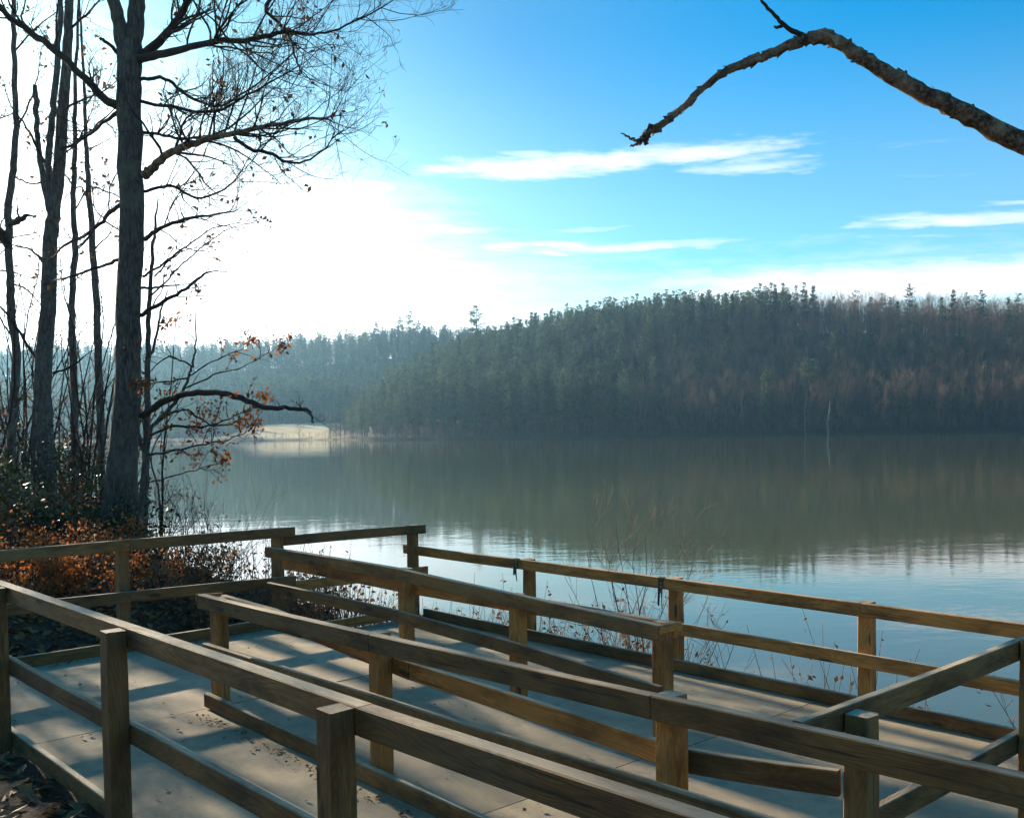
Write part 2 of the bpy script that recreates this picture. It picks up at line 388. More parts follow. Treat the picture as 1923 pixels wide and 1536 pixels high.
fm = field_mask(GX, GY).ravel()
ca = me.color_attributes.new('cover', 'FLOAT_COLOR', 'POINT')
ca.data.foreach_set('color', np.stack([fm, fm, fm, np.ones_like(fm)], 1).ravel())
me.materials.append(M['ground'])
go = bpy.data.objects.new('ground', me); COL.objects.link(go); go['kind'] = 'structure'
m = MB(); m.quad((-900, -200, 0), (1100, -200, 0), (1100, 700, 0), (-900, 700, 0))
wo = m.build('lake_water', M['water'], smooth=False); wo['kind'] = 'structure'

# ------------------------------------------------------------------ walkway slabs
def lane1(v): return 1.42 + .012 * (v - 5)
def lane2(v): return 1.43 + (1.335 - 1.43) * float(sstep(6.1 - v, 0, 2.6))
def lane3(v): return 1.315
walk = empty('walkway', Q(3.5, 4, 1.2)); walk['kind'] = 'structure'
rw = random.Random(3)
def slab(u0, u1, v0, v1, zf, th=.13):
    g = .004; bm = bmesh.new()
    nu = max(2, int((u1 - u0) / .4)); nv = max(2, int((v1 - v0) / .4))
    c = Q((u0 + u1) / 2, (v0 + v1) / 2, zf((v0 + v1) / 2))
    grid = []
    for i in range(nu + 1):
        row = []
        for j in range(nv + 1):
            u = u0 + g + (u1 - u0 - 2 * g) * i / nu; v = v0 + g + (v1 - v0 - 2 * g) * j / nv
            e = .004 if i in (0, nu) or j in (0, nv) else 0
            row.append(bm.verts.new((u - (u0 + u1) / 2, v - (v0 + v1) / 2, zf(v) - c.z - e + rw.uniform(-.0012, .0012))))
        grid.append(row)
    for i in range(nu):
        for j in range(nv): bm.faces.new((grid[i][j], grid[i + 1][j], grid[i + 1][j + 1], grid[i][j + 1]))
    ring = [grid[i][0] for i in range(nu + 1)] + [grid[nu][j] for j in range(1, nv + 1)] + [grid[i][nv] for i in range(nu - 1, -1, -1)] + [grid[0][j] for j in range(nv - 1, 0, -1)]
    low_ = [bm.verts.new((p.co.x, p.co.y, p.co.z - th)) for p in ring]
    for a in range(len(ring)):
        b = (a + 1) % len(ring); bm.faces.new((ring[b], ring[a], low_[a], low_[b]))
    bm.normal_update()
    me = bpy.data.meshes.new('concrete_slab'); bm.to_mesh(me); bm.free(); me.materials.append(M['concrete'])
    o = bpy.data.objects.new('concrete_slab', me); COL.objects.link(o)
    o.parent = walk; o.matrix_parent_inverse = Matrix.Translation(walk.location).inverted()
    o.matrix_world = Matrix(((UU.x, VV.x, 0, c.x), (UU.y, VV.y, 0, c.y), (0, 0, 1, c.z), (0, 0, 0, 1)))
    o.matrix_basis = o.matrix_world
for v0, v1 in ((-2.2, 0.4), (.4, 3.2), (3.2, 6.1)): slab(1.69, 2.9, v0, v1, lane1)
for v0, v1 in ((1.6, 3.7), (3.7, 6.1)): slab(2.9, 4.4, v0, v1, lane2)
slab(1.69, 4.4, 6.1, 8.16, lambda v: 1.433)
for v0, v1 in ((1.2, 3.7), (3.7, 6.0), (6.0, 8.16)): slab(4.4, 6.1, v0, v1, lane3)

# ------------------------------------------------------------------ railings
rb = random.Random(11)
def board(name, parent, p0, p1, h, t, side, m=None, warp=.006):
    """a plank from p0 to p1 (top edge line); h high, t thick towards side (horizontal unit vector)"""
    p0 = Vector(p0); p1 = Vector(p1); ax = (p1 - p0); L = ax.length; ax = ax / L
    sd = (side - ax * side.dot(ax)).normalized(); up = sd.cross(ax)
    if up.z < 0: up = -up
    nseg = max(3, int(L / .35)); bv = .004
    prof = [(0, -bv), (bv, 0), (t - bv, 0), (t, -bv), (t, -h + bv), (t - bv, -h), (bv, -h), (0, -h + bv)]
    bow1 = rb.uniform(-warp, warp); bow2 = rb.uniform(-warp, warp); ph = rb.uniform(0, 6)
    mb = MB(); n = len(prof)
    for i in range(nseg + 1):
        f = i / nseg; x = (f - .5) * L; k = math.sin(math.pi * f)
        for (a, b) in prof:
            mb.v.append((x, a - t / 2 + bow1 * k * .5 + .0012 * math.sin(9 * f + ph), b + h / 2 + bow2 * k + rb.uniform(-.0007, .0007)))
    for i in range(nseg):
        for j in range(n):
            a = i * n + j; b = i * n + (j + 1) % n; mb.f.append((a, a + n, b + n, b)); mb.mi.append(0)
    mb.f.append(tuple(range(n))); mb.f.append(tuple(nseg * n + j for j in reversed(range(n)))); mb.mi += [0, 0]
    o = mb.build(name, m or M['wood'], None, smooth=False)
    c = (p0 + p1) / 2 + sd * (t / 2) - up * (h / 2)
    R_ = Matrix(((ax.x, sd.x, up.x, c.x), (ax.y, sd.y, up.y, c.y), (ax.z, sd.z, up.z, c.z), (0, 0, 0, 1)))
    if R_.to_3x3().determinant() < 0:
        o.data.flip_normals()
        for vv in o.data.vertices: vv.co.y = -vv.co.y
        R_ = Matrix(((ax.x, -sd.x, up.x, c.x), (ax.y, -sd.y, up.y, c.y), (ax.z, -sd.z, up.z, c.z), (0, 0, 0, 1)))
        o.data.update()
    bm = bmesh.new(); bm.from_mesh(o.data); bmesh.ops.recalc_face_normals(bm, faces=bm.faces); bm.to_mesh(o.data); bm.free()
    o.parent = parent; o.matrix_parent_inverse = Matrix.Translation(parent.location).inverted(); o.matrix_basis = R_
    return o
PS = .089
def post(parent, u, v, z0, z1, m=None, s=PS):
    """square timber post whose long axis is the mesh's local x so the grain runs up it"""
    lean = rb.uniform(-.006, .006)
    bm = bmesh.new(); L = z1 - z0
    ns = 5; sec = []
    b = .005
    prof = [(-s / 2 + b, -s / 2), (s / 2 - b, -s / 2), (s / 2, -s / 2 + b), (s / 2, s / 2 - b), (s / 2 - b, s / 2), (-s / 2 + b, s / 2), (-s / 2, s / 2 - b), (-s / 2, -s / 2 + b)]
    for i in range(ns + 1):
        x = -L / 2 + L * i / ns; k = 1.0
        if i == ns: k = .94
        sec.append([bm.verts.new((x + (.0 if i < ns else rb.uniform(-.003, .002)), p[0] * k, p[1] * k)) for p in prof])
    for i in range(ns):
        for j in range(8): bm.faces.new((sec[i][j], sec[i][(j + 1) % 8], sec[i + 1][(j + 1) % 8], sec[i + 1][j]))
    bm.faces.new(sec[0]); bm.faces.new(sec[-1])
    bmesh.ops.recalc_face_normals(bm, faces=bm.faces)
    me = bpy.data.meshes.new('post'); bm.to_mesh(me); bm.free(); me.materials.append(m or M['wood'])
    o = bpy.data.objects.new('post', me); COL.objects.link(o)
    c = Q(u, v, (z0 + z1) / 2)
    R_ = Matrix(((0, UU.x, VV.x, c.x), (0, UU.y, VV.y, c.y), (1, 0, 0, c.z), (0, 0, 0, 1)))
    R_ = R_ @ Matrix.Rotation(lean, 4, 'Y')
    o.parent = parent; o.matrix_parent_inverse = Matrix.Translation(parent.location).inverted(); o.matrix_basis = R_
    return o
def rail(parent, name, pts, axis_, plane, side, h=.089, t=.038, m=None):
    """boards along a row of (coordinate, z) points; axis_ 'v' keeps u = plane, 'u' keeps v = plane"""
    for (a, za), (b, zb) in zip(pts, pts[1:]):
        g = .0015 * (1 if b > a else -1)
        P0 = Q(plane, a + g, za) if axis_ == 'v' else Q(a + g, plane, za)
        P1 = Q(plane, b - g, zb) if axis_ == 'v' else Q(b - g, plane, zb)
        board(name, parent, P0, P1, h, t, side, m)
def railing(u, v, label):
    e = empty('wooden_railing', Q(u, v, 1.2)); tag(e, label, 'railing', 'railings of the switchback ramp'); return e

hp = PS / 2
# A: outer rail of the first ramp, posts outside, boards on the lane side
A = railing(1.6, 3, 'long timber railing beside the leaf-covered bank, posts standing on its outer side')
for v in (8.1, 6.06, 4.34, 2.58, .8, -1.0): post(A, 1.6, v, gz(*Q(1.6, v, 0).xy) - .1, {8.1: 2.355, 6.06: 2.355, 4.34: 2.36, 2.58: 2.372}.get(v, 2.41))
pa = 1.6 + hp + .001
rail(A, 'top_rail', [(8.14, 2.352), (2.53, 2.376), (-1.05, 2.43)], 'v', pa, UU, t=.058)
rail(A, 'middle_rail', [(8.14, 1.965), (4.36, 1.952), (-1.05, 1.935)], 'v', pa, UU)
rail(A, 'kerb_board', [(8.14, 1.565), (4.36, 1.535), (-1.05, 1.50)], 'v', pa, UU)

# B: shared rail between first and second ramp
B = railing(2.9, 4, 'shared timber railing between the first and second ramp, its two top boards splitting apart')
for v, zt in ((6.04, 2.14), (4.24, 2.178), (2.36, 2.215), (.45, 2.24), (-.5, 2.25)):
    post(B, 2.9, v, 1.20, zt, M['wood_warm_lit'] if v > 1.7 else M['wood'])
pb = 2.9 - hp - .001
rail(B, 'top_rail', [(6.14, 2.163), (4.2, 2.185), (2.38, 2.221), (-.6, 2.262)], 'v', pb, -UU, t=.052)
rail(B, 'middle_rail', [(6.12, 1.85), (4.2, 1.875), (1.6, 1.90), (-.6, 1.91)], 'v', pb, -UU)
rail(B, 'kerb_board', [(6.11, 1.53), (4.4, 1.50), (1.6, 1.475), (-.6, 1.47)], 'v', pb, -UU)
pf = 2.9 + hp + .001
rail(B, 'far_top_rail', [(6.1, 2.147), (5.45, 2.138), (4.06, 2.042), (2.405, 1.999)], 'v', pf, UU, m=M['wood_warm_lit'])
rail(B, 'end_cap', [(2.9 - hp - .053, 2.166), (2.9 + hp + .039, 2.152)], 'u', 6.142, VV, h=.05, t=.02, m=M['wood_warm_lit'])

# C: shared rail between second and third ramp
C = railing(4.4, 6, 'shared timber railing between the second and third ramp, one end meeting the tall corner post')
for v, zt, mt in ((6.08, 2.172, 'wood_warm_lit'), (4.85, 2.12, 'wood_warm_lit'), (3.64, 2.10, 'wood_warm_lit')): post(C, 4.4, v, 1.15, zt, M[mt])
pc = 4.4 - hp - .001
rail(C, 'top_rail', [(8.04, 2.184), (6.07, 2.182), (3.59, 2.097)], 'v', pc, -UU, t=.05)
rail(C, 'middle_rail', [(8.04, 1.872), (6.07, 1.866), (5.0, 1.828), (3.60, 1.752)], 'v', pc, -UU)
pcf = 4.4 + hp + .001
rail(C, 'far_top_rail', [(8.0, 2.069), (6.2, 2.060), (3.6, 2.094)], 'v', pcf, UU, m=M['wood_warm_lit'])
rail(C, 'end_cap', [(4.4 - hp - .051, 2.101), (4.4 + hp + .039, 2.098)], 'u', 3.585, -VV, h=.05, t=.018, m=M['wood_warm_lit'])

# D: lakeside rail
D = railing(6.15, 5, 'lakeside timber railing with dark torn straps hanging from two posts above the water')
for v in (6.62, 4.95, 3.36, 1.75, .1): post(D, 6.15, v, gz(*Q(6.15, v, 0).xy) - .1, 2.025, M['wood_warm_lit'])
pd = 6.15 - hp - .001
rail(D, 'top_rail', [(8.42, 2.022), (6.62, 2.024), (3.36, 2.026), (.0, 2.012)], 'v', pd, -UU, m=M['wood_warm_lit'])
rail(D, 'middle_rail', [(8.1, 1.69), (4.95, 1.69), (.0, 1.695)], 'v', pd, -UU, m=M['wood_warm_lit'])
rail(D, 'kerb_board', [(8.1, 1.402), (4.95, 1.405), (2.3, 1.402), (.0, 1.40)], 'v', pd, -UU)
def strap(v, wid, ln, seed):
    r = random.Random(seed); mb = MB(); p = pd - .039
    cols = 7; rows = 8
    lens = [ln * (r.uniform(.45, 1.0) if c not in (2, 3) else 1.0) for c in range(cols + 1)]
    g = []
    for c in range(cols + 1):
        col = []
        for q in range(rows + 1):
            f = q / rows
            col.append(Q(p - .006 - .012 * math.sin(f * 2.2 + c * .8) * f - .004 * (c % 2), v + wid * (c / cols - .5) * (1 - .35 * f), 2.022 - lens[c] * f))
        g.append(col)
    k = len(mb.v)
    for c in range(cols):
        for q in range(rows): mb.quad(g[c][q], g[c + 1][q], g[c + 1][q + 1], g[c][q + 1])
        mb.quad(g[c][0], g[c + 1][0], g[c + 1][0] + UU * .03 + ZZ * .004, g[c][0] + UU * .03 + ZZ * .004)
    o = mb.build('torn_strap', M['strap'], D); md = o.modifiers.new('thick', 'SOLIDIFY'); md.thickness = .004
    o['label'] = 'dark torn strap hanging over the top rail'
strap(6.70, .055, .20, 1); strap(5.03, .055, .24, 2)
# E: tall rail across the landing end, then E2 across the third ramp
E_ = railing(3, 8.2, 'tall timber railing across the landing, in front of the leafy shrubs and trunks')
for u in (1.62, 3.13): post(E_, u, 8.2 + hp + .001, gz(*Q(u, 8.2, 0).xy) - .2, 2.33)
post(E_, 4.52, 8.2 + hp + .001 - .04, 1.0, 2.325)
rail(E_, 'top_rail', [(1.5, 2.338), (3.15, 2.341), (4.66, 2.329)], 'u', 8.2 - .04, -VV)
rail(E_, 'middle_rail', [(1.55, 1.945), (3.15, 1.92), (4.66, 1.885)], 'u', 8.2 - .04, -VV)
rail(E_, 'kerb_board', [(1.6, 1.517), (4.42, 1.517)], 'u', 8.2, -VV)
E2 = railing(5.3, 8.2, 'short timber railing closing the third ramp, glittering water right behind it')
post(E2, 6.06, 8.2 + hp + .001, .3, 2.235)
rail(E2, 'top_rail', [(4.57, 2.25), (6.17, 2.235)], 'u', 8.2, -VV)
rail(E2, 'middle_rail', [(4.57, 1.83), (6.19, 1.812)], 'u', 8.2, -VV, m=M['wood_warm_lit'])
rail(E2, 'kerb_board', [(4.5, 1.41), (6.05, 1.407)], 'u', 8.2 - .002, -VV, m=M['wood_warm_lit'])
# F: cross rail
F_ = railing(4, 1.7, 'cross timber railing running from the shared ramp railing out to the lakeside railing')
post(F_, 3.16, 1.748, 1.15, 2.21)
post(F_, 4.63, 1.748, 1.1, 2.245)
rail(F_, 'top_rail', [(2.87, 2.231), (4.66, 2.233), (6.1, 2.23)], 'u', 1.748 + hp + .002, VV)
rail(F_, 'middle_rail', [(2.98, 1.82), (4.66, 1.82), (6.1, 1.82)], 'u', 1.748 + hp + .002, VV)
board('link_rail', F_, Q(2.949, 2.41, 1.992), Q(3.09, 1.797, 2.015), .089, .038, UU, M['wood'])

# ------------------------------------------------------------------ branching
def perp(d, rng):
    a = Vector((rng.uniform(-1, 1), rng.uniform(-1, 1), rng.uniform(-1, 1)))
    a = a - d * a.dot(d)
    return a.normalized() if a.length > 1e-4 else d.orthogonal().normalized()
def grow(mb, p, d, L, r, lev, rng, up=.25, kids=5, sides=4, tips=None, wig=.42, ang=(30, 62), kl=(.38, .68), flat=1.0):
    n = max(4, min(8, int(L / .09))); pts = [Vector(p)]; dd = d.normalized()
    for i in range(n):
        dd = (dd + perp(dd, rng) * wig * rng.random() + Vector((0, 0, up * .2))).normalized()
        pts.append(pts[-1] + dd * (L / n))
    rs = [max(.0016, r * (1 - .72 * i / n)) for i in range(n + 1)]
    mb.tube(pts, rs, sides if lev > 1 else 3, cap=False)
    if tips is not None: tips.append((pts[-1], dd))
    if lev <= 0: return
    for k in range(kids):
        f = rng.uniform(.22, .97); i = min(n - 1, int(f * n)); q = pts[i].lerp(pts[i + 1], f * n - i)
        t = (pts[i + 1] - pts[i]).normalized(); s = perp(t, rng); s = Vector((s.x, s.y * flat, s.z)); 
        a = rad(rng.uniform(*ang)); nd = (t * math.cos(a) + s * math.sin(a) + Vector((0, 0, up * .5))).normalized()
        grow(mb, q, nd, L * rng.uniform(*kl) * (1 - .45 * f), rs[i] * .58, lev - 1, rng, up, max(2, kids - 1), sides, tips, wig, ang, kl, flat)
def smooth_path(pts, rs, sub=4, rng=None, jit=0.0):
    P = [Vector(p) for p in pts]; out = []; ro = []
    for i in range(len(P) - 1):
        p0 = P[max(i - 1, 0)]; p1 = P[i]; p2 = P[i + 1]; p3 = P[min(i + 2, len(P) - 1)]
        for k in range(sub):
            t = k / sub
            q = .5 * ((2 * p1) + (p2 - p0) * t + (2 * p0 - 5 * p1 + 4 * p2 - p3) * t * t + (3 * p1 - p0 - 3 * p2 + p3) * t ** 3)
            if rng and (i or k): q = q + Vector((rng.uniform(-1, 1), rng.uniform(-1, 1), rng.uniform(-1, 1))) * jit
            out.append(q); ro.append(rs[i] + (rs[i + 1] - rs[i]) * t)
    out.append(P[-1]); ro.append(rs[-1]); return out, ro
def leafquad(mb, p, s, rng, mi=0):
    d = Vector((rng.gauss(0, 1), rng.gauss(0, 1), rng.gauss(0, 1))).normalized(); e = perp(d, rng)
    n_ = d.cross(e); w = s * .55
    a = p; b = p + d * s * .5 + e * w * .5 + n_ * s * .12; c = p + d * s; dd = p + d * s * .5 - e * w * .5 + n_ * s * .12
    mb.quad(a, b, c, dd, mi)

def near_tree(name, label, stems, limbs, seed, group='bare trees on the near bank', bark='bark', twig_levels=2, cat='tree', leaf=None, tw=1.0):
    """stems / limbs: lists of ([(px, py, Y), ...], [diameter in m at each]) placed by their real distance"""
    rng = random.Random(seed)
    p0 = at(*stems[0][0][0]); base = Vector((p0.x, p0.y, gz(p0.x, p0.y)))
    root = empty(name, base); tag(root, label, cat, group)
    tips = []
    for si, (pp, dm) in enumerate(stems):
        pts = [at(*q) for q in pp]
        if si == 0:
            g = gz(pts[0].x, pts[0].y)
            pts = [Vector((pts[0].x, pts[0].y, g - .15))] + ([pts[0]] if pts[0].z > g + .12 else []) + pts[1:]
            dm = [dm[0] * 1.35] + ([dm[0]] if len(pts) == len(pp) + 1 else []) + list(dm[1:])
        P, Rr = smooth_path(pts, [d / 2 for d in dm], 5, rng, .012)
        mb = MB(); mb.tube(P, Rr, 14 if dm[0] > .15 else 8, rng=rng, lump=.05)
        mb.build('trunk' if si == 0 else 'stem', M[bark], root)
    tm = MB()
    for pp, dm, *opt in limbs:
        o = opt[0] if opt else {}
        P, Rr = smooth_path([at(*q) for q in pp], [d / 2 for d in dm], 5, rng, .012)
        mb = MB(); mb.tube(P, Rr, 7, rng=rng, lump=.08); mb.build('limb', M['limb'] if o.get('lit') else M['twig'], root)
        L = sum((b - a).length for a, b in zip(P, P[1:])); nk = int(L * o.get('dens', 7.0) * tw)
        for k in range(nk):
            f = rng.uniform(o.get('from', .2), .99) * (len(P) - 1); i = int(f); q = P[i].lerp(P[min(i + 1, len(P) - 1)], f - i)
            t = (P[min(i + 1, len(P) - 1)] - P[max(0, i - 1)]).normalized(); s = perp(t, rng)
            nd = (t * .6 + s * .95 + Vector((o.get('bx', 0) * .4, 0, o.get('up', .3) * .7))).normalized()
            grow(tm, q, nd, rng.uniform(.45, 1.25) * o.get('len', 1.0), max(.006, Rr[i] * .42), twig_levels, rng, up=o.get('up', .3), kids=5, tips=tips)
        if o.get('tip', True):
            t = (P[-1] - P[-3]).normalized(); grow(tm, P[-1], t, .5 * o.get('len', 1), Rr[-1], 2, rng, tips=tips)
    o_ = tm.build('twigs', M['twig'], root)
    if o_: o_['kind'] = 'stuff'
    if leaf:
        mname, frac, size = leaf; lm = MB()
        for p, d in tips:
            if rng.random() < frac:
                for k in range(rng.randint(1, 3)): leafquad(lm, p + Vector((rng.uniform(-.05, .05), rng.uniform(-.05, .05), rng.uniform(-.06, .03))), size * rng.uniform(.7, 1.3), rng)
        lm.build('leaves', M[mname], root)
    return root

# --- T1 the large trunk
Y1 = 13.0
near_tree('bare_tree', 'thick-trunked bare tree forking high up, long limbs spreading over the lake', [
    ([(220, 1035, Y1), (228, 900, Y1), (238, 760, Y1), (241, 600, Y1), (248, 420, Y1), (243, 250, Y1), (243, 125, Y1), (243, 72, Y1)], [.44, .385, .335, .305, .295, .305, .295, .30]),
    ([(238, 110, Y1), (224, 50, Y1 - .08), (214, 0, Y1 - .15), (200, -90, Y1 - .2), (185, -300, Y1 - .3), (190, -520, Y1 - .2)], [.2, .17, .155, .14, .1, .04]),
    ([(246, 110, Y1), (254, 50, Y1 + .02), (258, 0, Y1 + .05), (268, -110, Y1 + .2), (300, -320, Y1 + .3), (310, -560, Y1 + .5)], [.24, .21, .2, .19, .13, .05]),
], [
    ([(258, 112, Y1), (300, 104, Y1 - .3), (360, 88, Y1 - .5), (420, 76, Y1 - .7), (470, 76, Y1 - .9), (535, 60, Y1 - 1.1), (590, 66, Y1 - 1.2), (650, 48, Y1 - 1.3), (728, 8, Y1 - 1.4)], [.11, .095, .08, .07, .06, .045, .03, .022, .012], {'dens': 8, 'bx': .3}),
    ([(262, 108, Y1), (300, 78, Y1 - .1), (335, 35, Y1 - .2), (362, -12, Y1 - .4), (420, -90, Y1 - .6)], [.13, .11, .09, .075, .05], {'dens': 5, 'bx': .3}),
    ([(560, -60, Y1 - .8), (500, 12, Y1 - .9), (530, 50, Y1 - 1.0), (545, 72, Y1 - 1.1), (555, 110, Y1 - 1.2), (568, 140, Y1 - 1.3)], [.05, .045, .04, .03, .022, .012], {'dens': 6}),
    ([(262, 150, Y1), (310, 148, Y1 + .3), (345, 175, Y1 + .4), (400, 200, Y1 + .5), (450, 180, Y1 + .6), (540, 110, Y1 + .7)], [.05, .045, .04, .035, .025, .012], {'dens': 9, 'bx': .5}),
    ([(262, 190, Y1), (320, 200, Y1 - .2), (400, 210, Y1 - .3), (480, 170, Y1 - .5), (570, 120, Y1 - .7)], [.045, .04, .035, .025, .012], {'dens': 9, 'bx': .5}),
    ([(270, 330, Y1), (285, 318, Y1 - .1), (315, 290, Y1 - .3), (360, 272, Y1 - .5), (410, 258, Y1 - .7), (470, 245, Y1 - .9), (530, 232, Y1 - 1.1), (600, 222, Y1 - 1.3), (628, 230, Y1 - 1.4)], [.13, .11, .095, .085, .07, .06, .045, .03, .014], {'dens': 8, 'bx': .3, 'lit': 1}),
    ([(440, 258, Y1 - .8), (470, 280, Y1 - .9), (510, 290, Y1 - .9), (545, 306, Y1 - 1.0), (590, 294, Y1 - 1.1), (640, 248, Y1 - 1.2)], [.05, .045, .04, .03, .022, .01], {'dens': 7, 'bx': .3}),
    ([(262, 250, Y1), (300, 252, Y1 + .3), (350, 262, Y1 + .5), (430, 240, Y1 + .7), (520, 160, Y1 + .9)], [.045, .04, .035, .03, .012], {'dens': 9, 'bx': .4}),
    ([(268, 360, Y1), (320, 350, Y1 + .3), (370, 372, Y1 + .5), (430, 350, Y1 + .7), (465, 300, Y1 + .8)], [.045, .04, .032, .025, .012], {'dens': 8, 'bx': .4}),
    ([(272, 450, Y1), (300, 430, Y1 - .2), (345, 412, Y1 - .4), (400, 404, Y1 - .6), (445, 395, Y1 - .8)], [.06, .05, .04, .028, .012], {'dens': 7, 'bx': .3}),
    ([(266, 592, Y1), (300, 570, Y1 - .2), (340, 548, Y1 - .3), (384, 514, Y1 - .4)], [.06, .05, .042, .03], {'dens': 3.5, 'len': .6}),
    ([(265, 541, Y1), (300, 540, Y1 + .2), (345, 534, Y1 + .3)], [.04, .03, .016], {'dens': 4, 'len': .5}),
    ([(268, 520, Y1), (300, 500, Y1 + .1), (340, 470, Y1 + .2), (400, 430, Y1 + .3), (455, 420, Y1 + .4)], [.035, .03, .024, .016, .008], {'dens': 4, 'len': .7}),
    ([(268, 782, Y1), (295, 762, Y1 - .3), (330, 746, Y1 - .6), (385, 736, Y1 - .9), (440, 744, Y1 - 1.2), (500, 764, Y1 - 1.5), (545, 766, Y1 - 1.7), (578, 770, Y1 - 1.8), (588, 794, Y1 - 1.85)], [.10, .09, .082, .075, .068, .055, .045, .04, .016], {'dens': .8, 'len': .35, 'tip': False}),
    ([(222, 200, Y1), (195, 185, Y1 - .2), (160, 148, Y1 - .4), (115, 104, Y1 - .6), (60, 62, Y1 - .8), (20, 34, Y1 - 1.0), (-40, -40, Y1 - 1.2)], [.11, .1, .09, .085, .08, .07, .04], {'dens': 5, 'bx': -.3}),
    ([(226, 385, Y1), (205, 400, Y1 + .3), (180, 428, Y1 + .5), (112, 468, Y1 + .9)], [.06, .055, .045, .03], {'dens': 4, 'bx': -.3}),
    ([(228, 486, Y1), (190, 500, Y1 + .3), (110, 525, Y1 + .8)], [.05, .04, .025], {'dens': 4, 'bx': -.3}),
    ([(222, 210, Y1), (170, 250, Y1 + .4), (125, 285, Y1 + .8)], [.05, .04, .02], {'dens': 6, 'bx': -.3}),
    ([(232, 112, Y1), (206, 86, Y1 - .1), (188, 72, Y1 - .15)], [.05, .045, .04], {'dens': 0, 'tip': False}),
    ([(208, -40, Y1), (150, -60, Y1 - .4), (80, -50, Y1 - .7)], [.06, .05, .02], {'dens': 6}),
    ([(262, -60, Y1), (330, -110, Y1 - .4), (430, -130, Y1 - .7), (560, -60, Y1 - .9), (680, -70, Y1 - 1.2)], [.1, .08, .06, .045, .02], {'dens': 6}),
], 5, leaf=('leaf_brown', .018, .075), tw=1.3)

Y2 = 14.6
near_tree('bare_tree', 'bare tree splitting into several slender stems, one snapped off short', [
    ([(90, 1030, Y2), (85, 860, Y2), (81, 715, Y2), (90, 580, Y2), (96, 450, Y2), (104, 383, Y2), (112, 290, Y2), (119, 208, Y2), (126, 100, Y2), (130, 0, Y2), (136, -160, Y2), (140, -380, Y2)], [.28, .25, .235, .215, .2, .175, .16, .15, .135, .12, .1, .04]),
    ([(98, 400, Y2), (92, 340, Y2 - .1), (91, 300, Y2 - .15), (97, 230, Y2 - .2), (104, 167, Y2 - .2), (111, 60, Y2 - .2), (114, -40, Y2 - .2), (110, -220, Y2)], [.12, .1, .1, .095, .09, .08, .07, .03]),
    ([(96, 400, Y2), (84, 354, Y2 + .1), (74, 290, Y2 + .15), (69, 230, Y2 + .2), (68, 190, Y2 + .2), (66, 160, Y2 + .2)], [.11, .09, .08, .075, .085, .06]),
    ([(80, 1010, Y2 + .2), (67, 900, Y2 + .2), (68, 783, Y2 + .15), (80, 690, Y2 + .05)], [.14, .12, .11, .09]),
], [
    ([(118, 208, Y2), (150, 190, Y2 + .3), (200, 168, Y2 + .6)], [.04, .03, .015], {'dens': 6}),
    ([(110, 285, Y2), (150, 262, Y2 - .3), (205, 215, Y2 - .5)], [.045, .035, .018], {'dens': 5}),
    ([(84, 700, Y2), (60, 660, Y2), (20, 600, Y2 - .2), (-10, 560, Y2 - .3)], [.05, .045, .035, .02], {'dens': 3}),
    ([(100, 700, Y2), (130, 690, Y2 - .2), (160, 668, Y2 - .3)], [.04, .03, .015], {'dens': 4}),
    ([(128, 60, Y2), (170, 20, Y2 - .2), (200, -20, Y2 - .3)], [.04, .03, .015], {'dens': 6}),
    ([(88, 312, Y2), (50, 240, Y2), (20, 200, Y2)], [.04, .03, .012], {'dens': 6}),
    ([(92, 510, Y2), (60, 470, Y2), (10, 460, Y2)], [.04, .03, .012], {'dens': 5}),
], 6, bark='bark_grey', leaf=('leaf_brown', .05, .08))
Y3 = 15.2
near_tree('bare_tree', 'thin crooked bare tree at the left end of the trunk group', [
    ([(18, 1040, Y3), (20, 885, Y3), (24, 800, Y3), (30, 665, Y3), (20, 580, Y3), (19, 520, Y3), (17, 440, Y3), (16, 396, Y3), (24, 320, Y3), (31, 250, Y3), (28, 160, Y3), (25, 42, Y3), (30, -80, Y3), (34, -260, Y3)], [.15, .13, .13, .125, .12, .115, .11, .11, .1, .09, .08, .07, .05, .02]),
], [
    ([(20, 470, Y3), (-5, 430, Y3 - .2), (-40, 405, Y3 - .3)], [.1, .13, .12], {'dens': 0, 'tip': False}),
    ([(20, 420, Y3), (38, 412, Y3 - .3), (52, 404, Y3 - .4)], [.1, .09, .05], {'dens': 3, 'len': .4}),
    ([(32, 240, Y3), (60, 180, Y3), (75, 120, Y3)], [.035, .025, .012], {'dens': 6}),
    ([(24, 330, Y3), (60, 345, Y3), (110, 340, Y3)], [.03, .025, .012], {'dens': 6}),
    ([(26, 100, Y3), (60, 60, Y3), (110, 20, Y3)], [.03, .025, .012], {'dens': 7}),
    ([(20, 530, Y3), (50, 545, Y3), (78, 575, Y3)], [.03, .025, .012], {'dens': 5}),
    ([(28, 640, Y3), (0, 600, Y3), (-30, 560, Y3)], [.03, .025, .012], {'dens': 5}),
], 7, bark='bark_grey', leaf=('leaf_brown', .06, .08))
Y4 = 16.2
